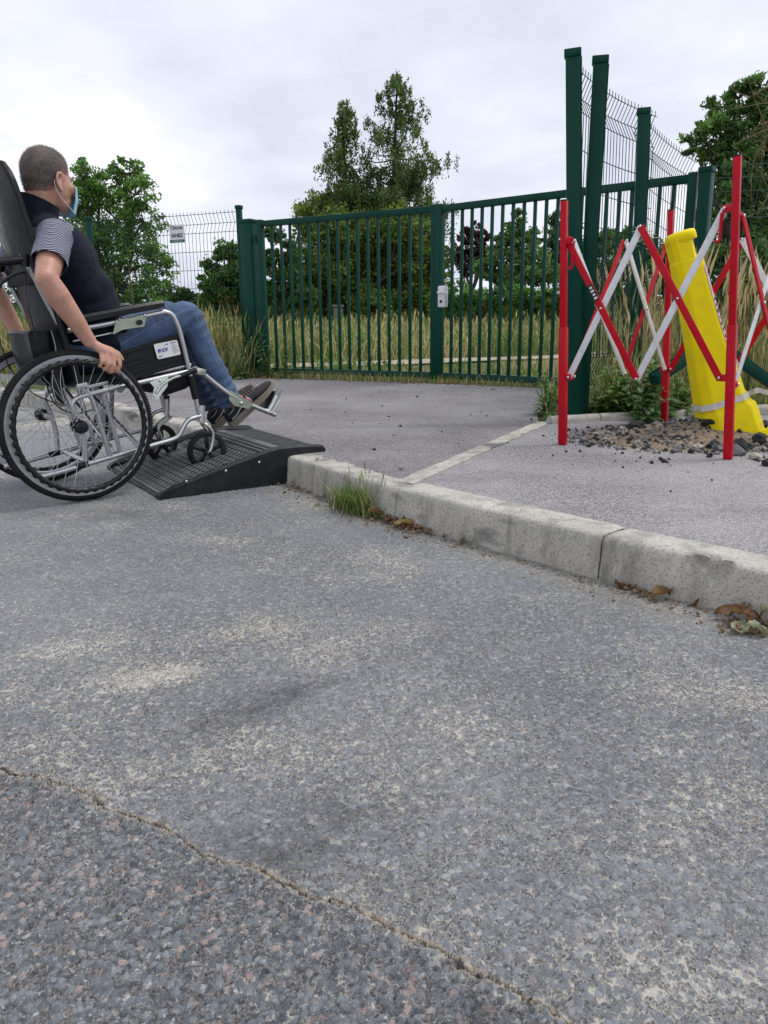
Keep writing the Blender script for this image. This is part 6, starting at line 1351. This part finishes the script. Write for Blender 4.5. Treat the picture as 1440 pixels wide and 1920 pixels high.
weed('weed with small leaves growing through the left gate leaf', g_(535, 714), .5, 5, .13, WG, 54, .6)
weed('tall grey-green weed behind the middle of the left gate leaf', AY(640, 705, 9.0), .75, 4, .12, (.13, .18, .11), 55, .35, lance=.16)
weed('bright green weed left of the red barrier pole', g_(1022, 786), .33, 7, .13, (.10, .19, .05), 56, .55, lance=.18)
weed('bushy weed right behind the left red barrier pole', g_(1040, 776), .22, 6, .11, (.09, .17, .04), 57, .8)
weed('big broad-leaved weed in front of the rear barrier pole', g_(1226, 792), .48, 5, .22, (.065, .13, .04), 58, .5, lance=.34)
weed('broad-leaved weed between the two front barrier poles', g_(1186, 792), .34, 6, .19, (.085, .16, .045), 59, .7, lance=.32)
weed('pale toothed weed in the middle of the verge behind the front lattice', g_(1160, 786), .40, 6, .20, (.10, .17, .05), 67, .6, lance=.3)
weed('light green weed clump right beside the leaning post foot', g_(1140, 790), .30, 7, .16, (.12, .20, .06), 68, .8, lance=.28)
weed('bushy weed left of the yellow bollard, behind the rear pole', g_(1268, 784), .34, 6, .17, (.09, .16, .05), 69, .7, lance=.26)
weed('low leafy weed beside the foot of the leaning green post', g_(1120, 788), .16, 6, .15, (.08, .16, .04), 60, 1.0, lance=.45)
weed('weed sprouting between the edging and the rubble', g_(1205, 798, PAVE), .26, 5, .13, (.07, .14, .05), 61, .8, lance=.35)
weed('small pale weed in the gutter at the left edge', G(8, 745, 0.0), .22, 4, .06, (.11, .16, .06), 62, .4)
weed('dry brown dock stalk behind the seated man\'s lap', AY(258, 640, 8.9), .95, 3, .05, (.16, .07, .04), 63, .25, lance=.4, nlf=30)
weed('white-flowered umbel weed behind the white lattice bars', AY(1180, 760, 4.95), 1.02, 1, .10, (.08, .13, .05), 64, .12, flower=(.62, .62, .55))
weed('thin tall weed right of the yellow bollard', AY(1352, 760, 4.9), 1.0, 2, .08, (.09, .13, .05), 65, .2)
weed('thin weed rising at the right edge behind the barrier', AY(1400, 750, 5.1), 1.1, 2, .08, (.10, .13, .05), 66, .2)
rag = [(425, 610, 8.7, 'left of the gate post'), (600, 640, 14.5, 'seen left of centre through the left gate leaf'), (628, 640, 15.5, 'beside the dark thicket'), (690, 645, 14, 'in the middle of the meadow behind the left leaf'), (905, 650, 14.5, 'seen through the right gate leaf near the lock'), (955, 640, 14, 'in the meadow under the pale shrub'), (948, 650, 15.5, 'further back under the pale shrub'), (1012, 650, 14.8, 'near the red barrier pole'), (880, 655, 15.2, 'right of the white lock'), (770, 650, 15.8, 'left of the middle gate stiles'), (1390, 640, 6.3, 'behind the barrier at right')]
for i, (px, py, Yd, wh) in enumerate(rag):
    q = AY(px, py, Yd); weed('yellow ragwort plant ' + wh, (q.x, q.y, ground_z(q.x, q.y)), .86, 5, .08, (.07, .11, .03), 70 + i, .3, flower=(.62, .42, .01), group='yellow ragwort plants in the meadow', name='ragwort', cat='wildflower')

# ---- things half hidden in the greenery
pil = AY(490, 600, 12.5); bpil = thing('brick_pillar', 'pale rendered pillar with brick cap seen left behind the gate', 'pillar', (pil.x, pil.y, .1))
MB().box((0, 0, .45), (.11, .11, .9), None, .01).build('shaft', plain('pale_render', (.45, .38, .30), .9, var=.2), bpil)
for k in range(3): MB().box((0, 0, .925 + k * .055), (.15, .15, .048), None, .006).build('brick', M_BRICK, bpil)
hut = AY(634, 590, 25.0); sh_ = thing('stone_gatepost', 'weathered grey stone post among the dark trees behind the gate', 'pillar', (hut.x, hut.y, ground_z(hut.x, hut.y)))
MB().box((0, 0, .4), (.30, .30, .9), None, .03).build('shaft', M_GRITG, sh_); MB().box((0, 0, .88), (.36, .36, .08), None, .02).build('coping', M_GRITG, sh_)

# ---- dead leaves and litter along the kerb
def dry_leaf(L, Wd, curl, twist, seed, colr):
    r = np.random.default_rng(seed); nu, nv = 11, 7; V, C_ = [], []
    for i in range(nu):
        u = i / (nu - 1); wd = Wd * math.sin(math.pi * min(1, u * .98 + .02)) ** .7 * (1 + .35 * noise.noise(Vector((u * 9, seed * 3.1, 0))))
        for j in range(nv):
            v = -1 + 2 * j / (nv - 1); x = L * (u - .5); y = wd * v * (1 - .25 * curl * v * v); z = curl * L * .20 * (v * v) + L * .16 * curl * math.sin(u * 3.6 + twist) + L * .16 * noise.noise(Vector((u * 2.6, v * 1.6, seed * 1.7))) + .004 * noise.noise(Vector((x * 120, y * 120, seed)))
            V.append((x, y, z)); C_.append(np.array(colr) * (1 + .45 * noise.noise(Vector((x * 70, y * 70, seed + 3)))) * (.75 if j == nv // 2 else 1))
    Fq = [(i * nv + j, (i + 1) * nv + j, (i + 1) * nv + j + 1, i * nv + j + 1) for i in range(nu - 1) for j in range(nv - 1)]; return np.array(V), np.array(Fq), np.array(C_)
BR, TAN, PALE = (.17, .075, .03), (.30, .17, .07), (.38, .33, .17)
LV = [(712, 946, .085, BR, 1.4, 'upright curled brown leaf leaning in the grass tuft by the kerb', .055), (698, 960, .05, BR, .8, 'small brown leaf at the foot of the grass tuft', 0), (735, 968, .075, TAN, 1.1, 'crumpled tan leaf right of the grass tuft', .008), (752, 975, .06, BR, .9, 'dark brown leaf beside the scrap of white plastic', .0), (786, 984, .085, (.36, .25, .09), .9, 'yellowish folded leaf at the right end of the leaf heap', .01), (800, 976, .055, BR, 1.2, 'brown leaf curled against the kerb behind the yellowish one', .014), (768, 988, .05, (.12, .06, .03), .6, 'flat dark leaf in front of the leaf heap', 0), (725, 960, .06, (.22, .09, .03), 1.3, 'reddish brown leaf in the middle of the leaf heap', .02),
      (888, 1014, .05, PALE, .9, 'single pale leaf lying by the kerb, right of the leaf heap', 0), (1170, 1102, .055, BR, 1.0, 'small brown leaf below the kerb joint', 0), (1186, 1098, .045, TAN, .7, 'tan leaf scrap just right of the kerb joint', 0), (1245, 1122, .082, (.27, .15, .06), .8, 'large brown folded leaf lying alone by the kerb', .005), (1300, 1138, .055, BR, .5, 'thin brown leaf stalk right of the large folded leaf', 0), (1362, 1162, .07, (.24, .12, .05), 1.0, 'brown leaf at the left of the right-hand leaf heap', .012), (1388, 1168, .085, TAN, .9, 'tan leaf on top of the right-hand leaf heap', .02), (1412, 1176, .07, BR, 1.1, 'brown leaf at the back of the right-hand leaf heap', .01), (1385, 1186, .075, (.42, .44, .26), .6, 'pale green dry leaf in front of the right-hand leaf heap', .0), (1420, 1192, .07, (.45, .47, .28), .7, 'second pale green leaf at the right picture edge', .0), (1432, 1174, .06, (.42, .43, .25), 1.0, 'pale leaf leaning on the kerb at the right edge', .02), (1208, 1118, .035, TAN, .8, 'tiny tan leaf between the joint and the large leaf', 0), (595, 862, .03, (.3, .2, .1), .9, 'tiny dry leaf on the kerb top by the ramp', PAVE + .002), (752, 882, .03, (.32, .22, .12), .9, 'tiny dry leaf on the driveway near the strip', PAVE), (534, 925, .035, TAN, .6, 'tan leaf scrap beside the ramp in the gutter', 0), (595, 948, .03, (.3, .2, .08), .7, 'small leaf scrap on the road left of the tuft', 0)]
rr = random.Random(9)
for i, (px, py, L, colr, curl, lab_, dz) in enumerate(LV):
    V_, F_, C_ = dry_leaf(L, L * (.36 if 'stalk' not in lab_ else .07), curl, rr.uniform(0, 3), i, colr); zz = dz if dz > .1 else 0.0; p = G(px, py, zz)
    if dz < .1:
        kq, _t, kn = kat(karc_of(p.x, p.y)); ov = (p.xy - kq).dot(kn) + (.4 if 'upright' not in lab_ else .3) * L
        if ov > 0: p -= Vector((kn.x, kn.y, 0)) * ov
    o = np_mesh('dry_leaf', V_ * .85, F_, M_DEAD, C_ * np.array([.8, .8, .9]), smooth=True); o.rotation_euler = ((1.1 if 'upright' in lab_ else rr.uniform(-.35, .35)), rr.uniform(-.25, .25) - (.7 if 'upright' in lab_ else 0), rr.uniform(0, 6.28)); bpy.context.view_layer.update()
    zmin = min((o.matrix_world.to_3x3() @ v.co).z for v in o.data.vertices); o.location = (p.x, p.y, (zz if dz > .1 else (dz if dz < .04 else .012)) - zmin + .001); tag(o, lab_, 'leaf', 'dead leaves along the kerb')
scr = MB(); r = np.random.default_rng(77); n_ = 9; pc = G(764, 970, .0)
scr.add([(.05 * (i / (n_ - 1) - .5), .04 * (j / (n_ - 1) - .5), .02 + .016 * noise.noise(Vector((i * .6, j * .6, 4))) + .012 * noise.noise(Vector((i * 1.4, j * 1.3, 9)))) for i in range(n_) for j in range(n_)], [(i * n_ + j, (i + 1) * n_ + j, (i + 1) * n_ + j + 1, i * n_ + j + 1) for i in range(n_ - 1) for j in range(n_ - 1)])
o = scr.build('plastic_scrap', M_WHITEP, None, 25); o.location = (pc.x, pc.y, .006); tag(o, 'crumpled scrap of white plastic in the leaf heap by the kerb', 'litter')
def ongut(r):
    s = r.uniform(karc_of(1.2, 1.5), karc_of(-.4, 3.4)); p, t, nn = kat(s); d = -abs(r.normal(0, .05)) - .008; return p.x + nn.x * d, p.y + nn.y * d, 0.0
M_LITTER = plain('leaf_crumbs', (.16, .10, .055), .95, var=.5, vs=90)
def onheap(r):
    c = [(720, 966), (760, 982), (790, 990), (1395, 1182), (1200, 1108), (560, 922)][int(r.choice(6, p=[.25, .25, .15, .2, .08, .07]))]; q = G(c[0] + r.normal(0, 26), c[1] + r.normal(0, 8)); kq, _t, kn = kat(karc_of(q.x, q.y)); ov = (q.xy - kq).dot(kn) + .01
    if ov > 0: q -= Vector((kn.x, kn.y, 0)) * ov
    return q.x, q.y, .001 + abs(r.normal(0, .006))
scatter_grit('heap_crumbs', 520, onheap, .002, .012, M_LITTER, 'brown leaf fragments heaped against the kerb', 9)
scatter_grit('leaf_crumbs', 1300, ongut, .001, .006, M_LITTER, 'brown leaf crumbs and grit in the gutter', 8)
def ongate(r): x = r.uniform(-1.4, 1.5); return x, float(np.interp(x, [-1.5, .54, 1.7], [8.6, 7.5, 6.9])) + r.normal(0, .07), PAVE
scatter_grit('threshold_litter', 320, ongate, .004, .022, M_LITTER, 'brown leaf litter along the foot of the gate', 12)
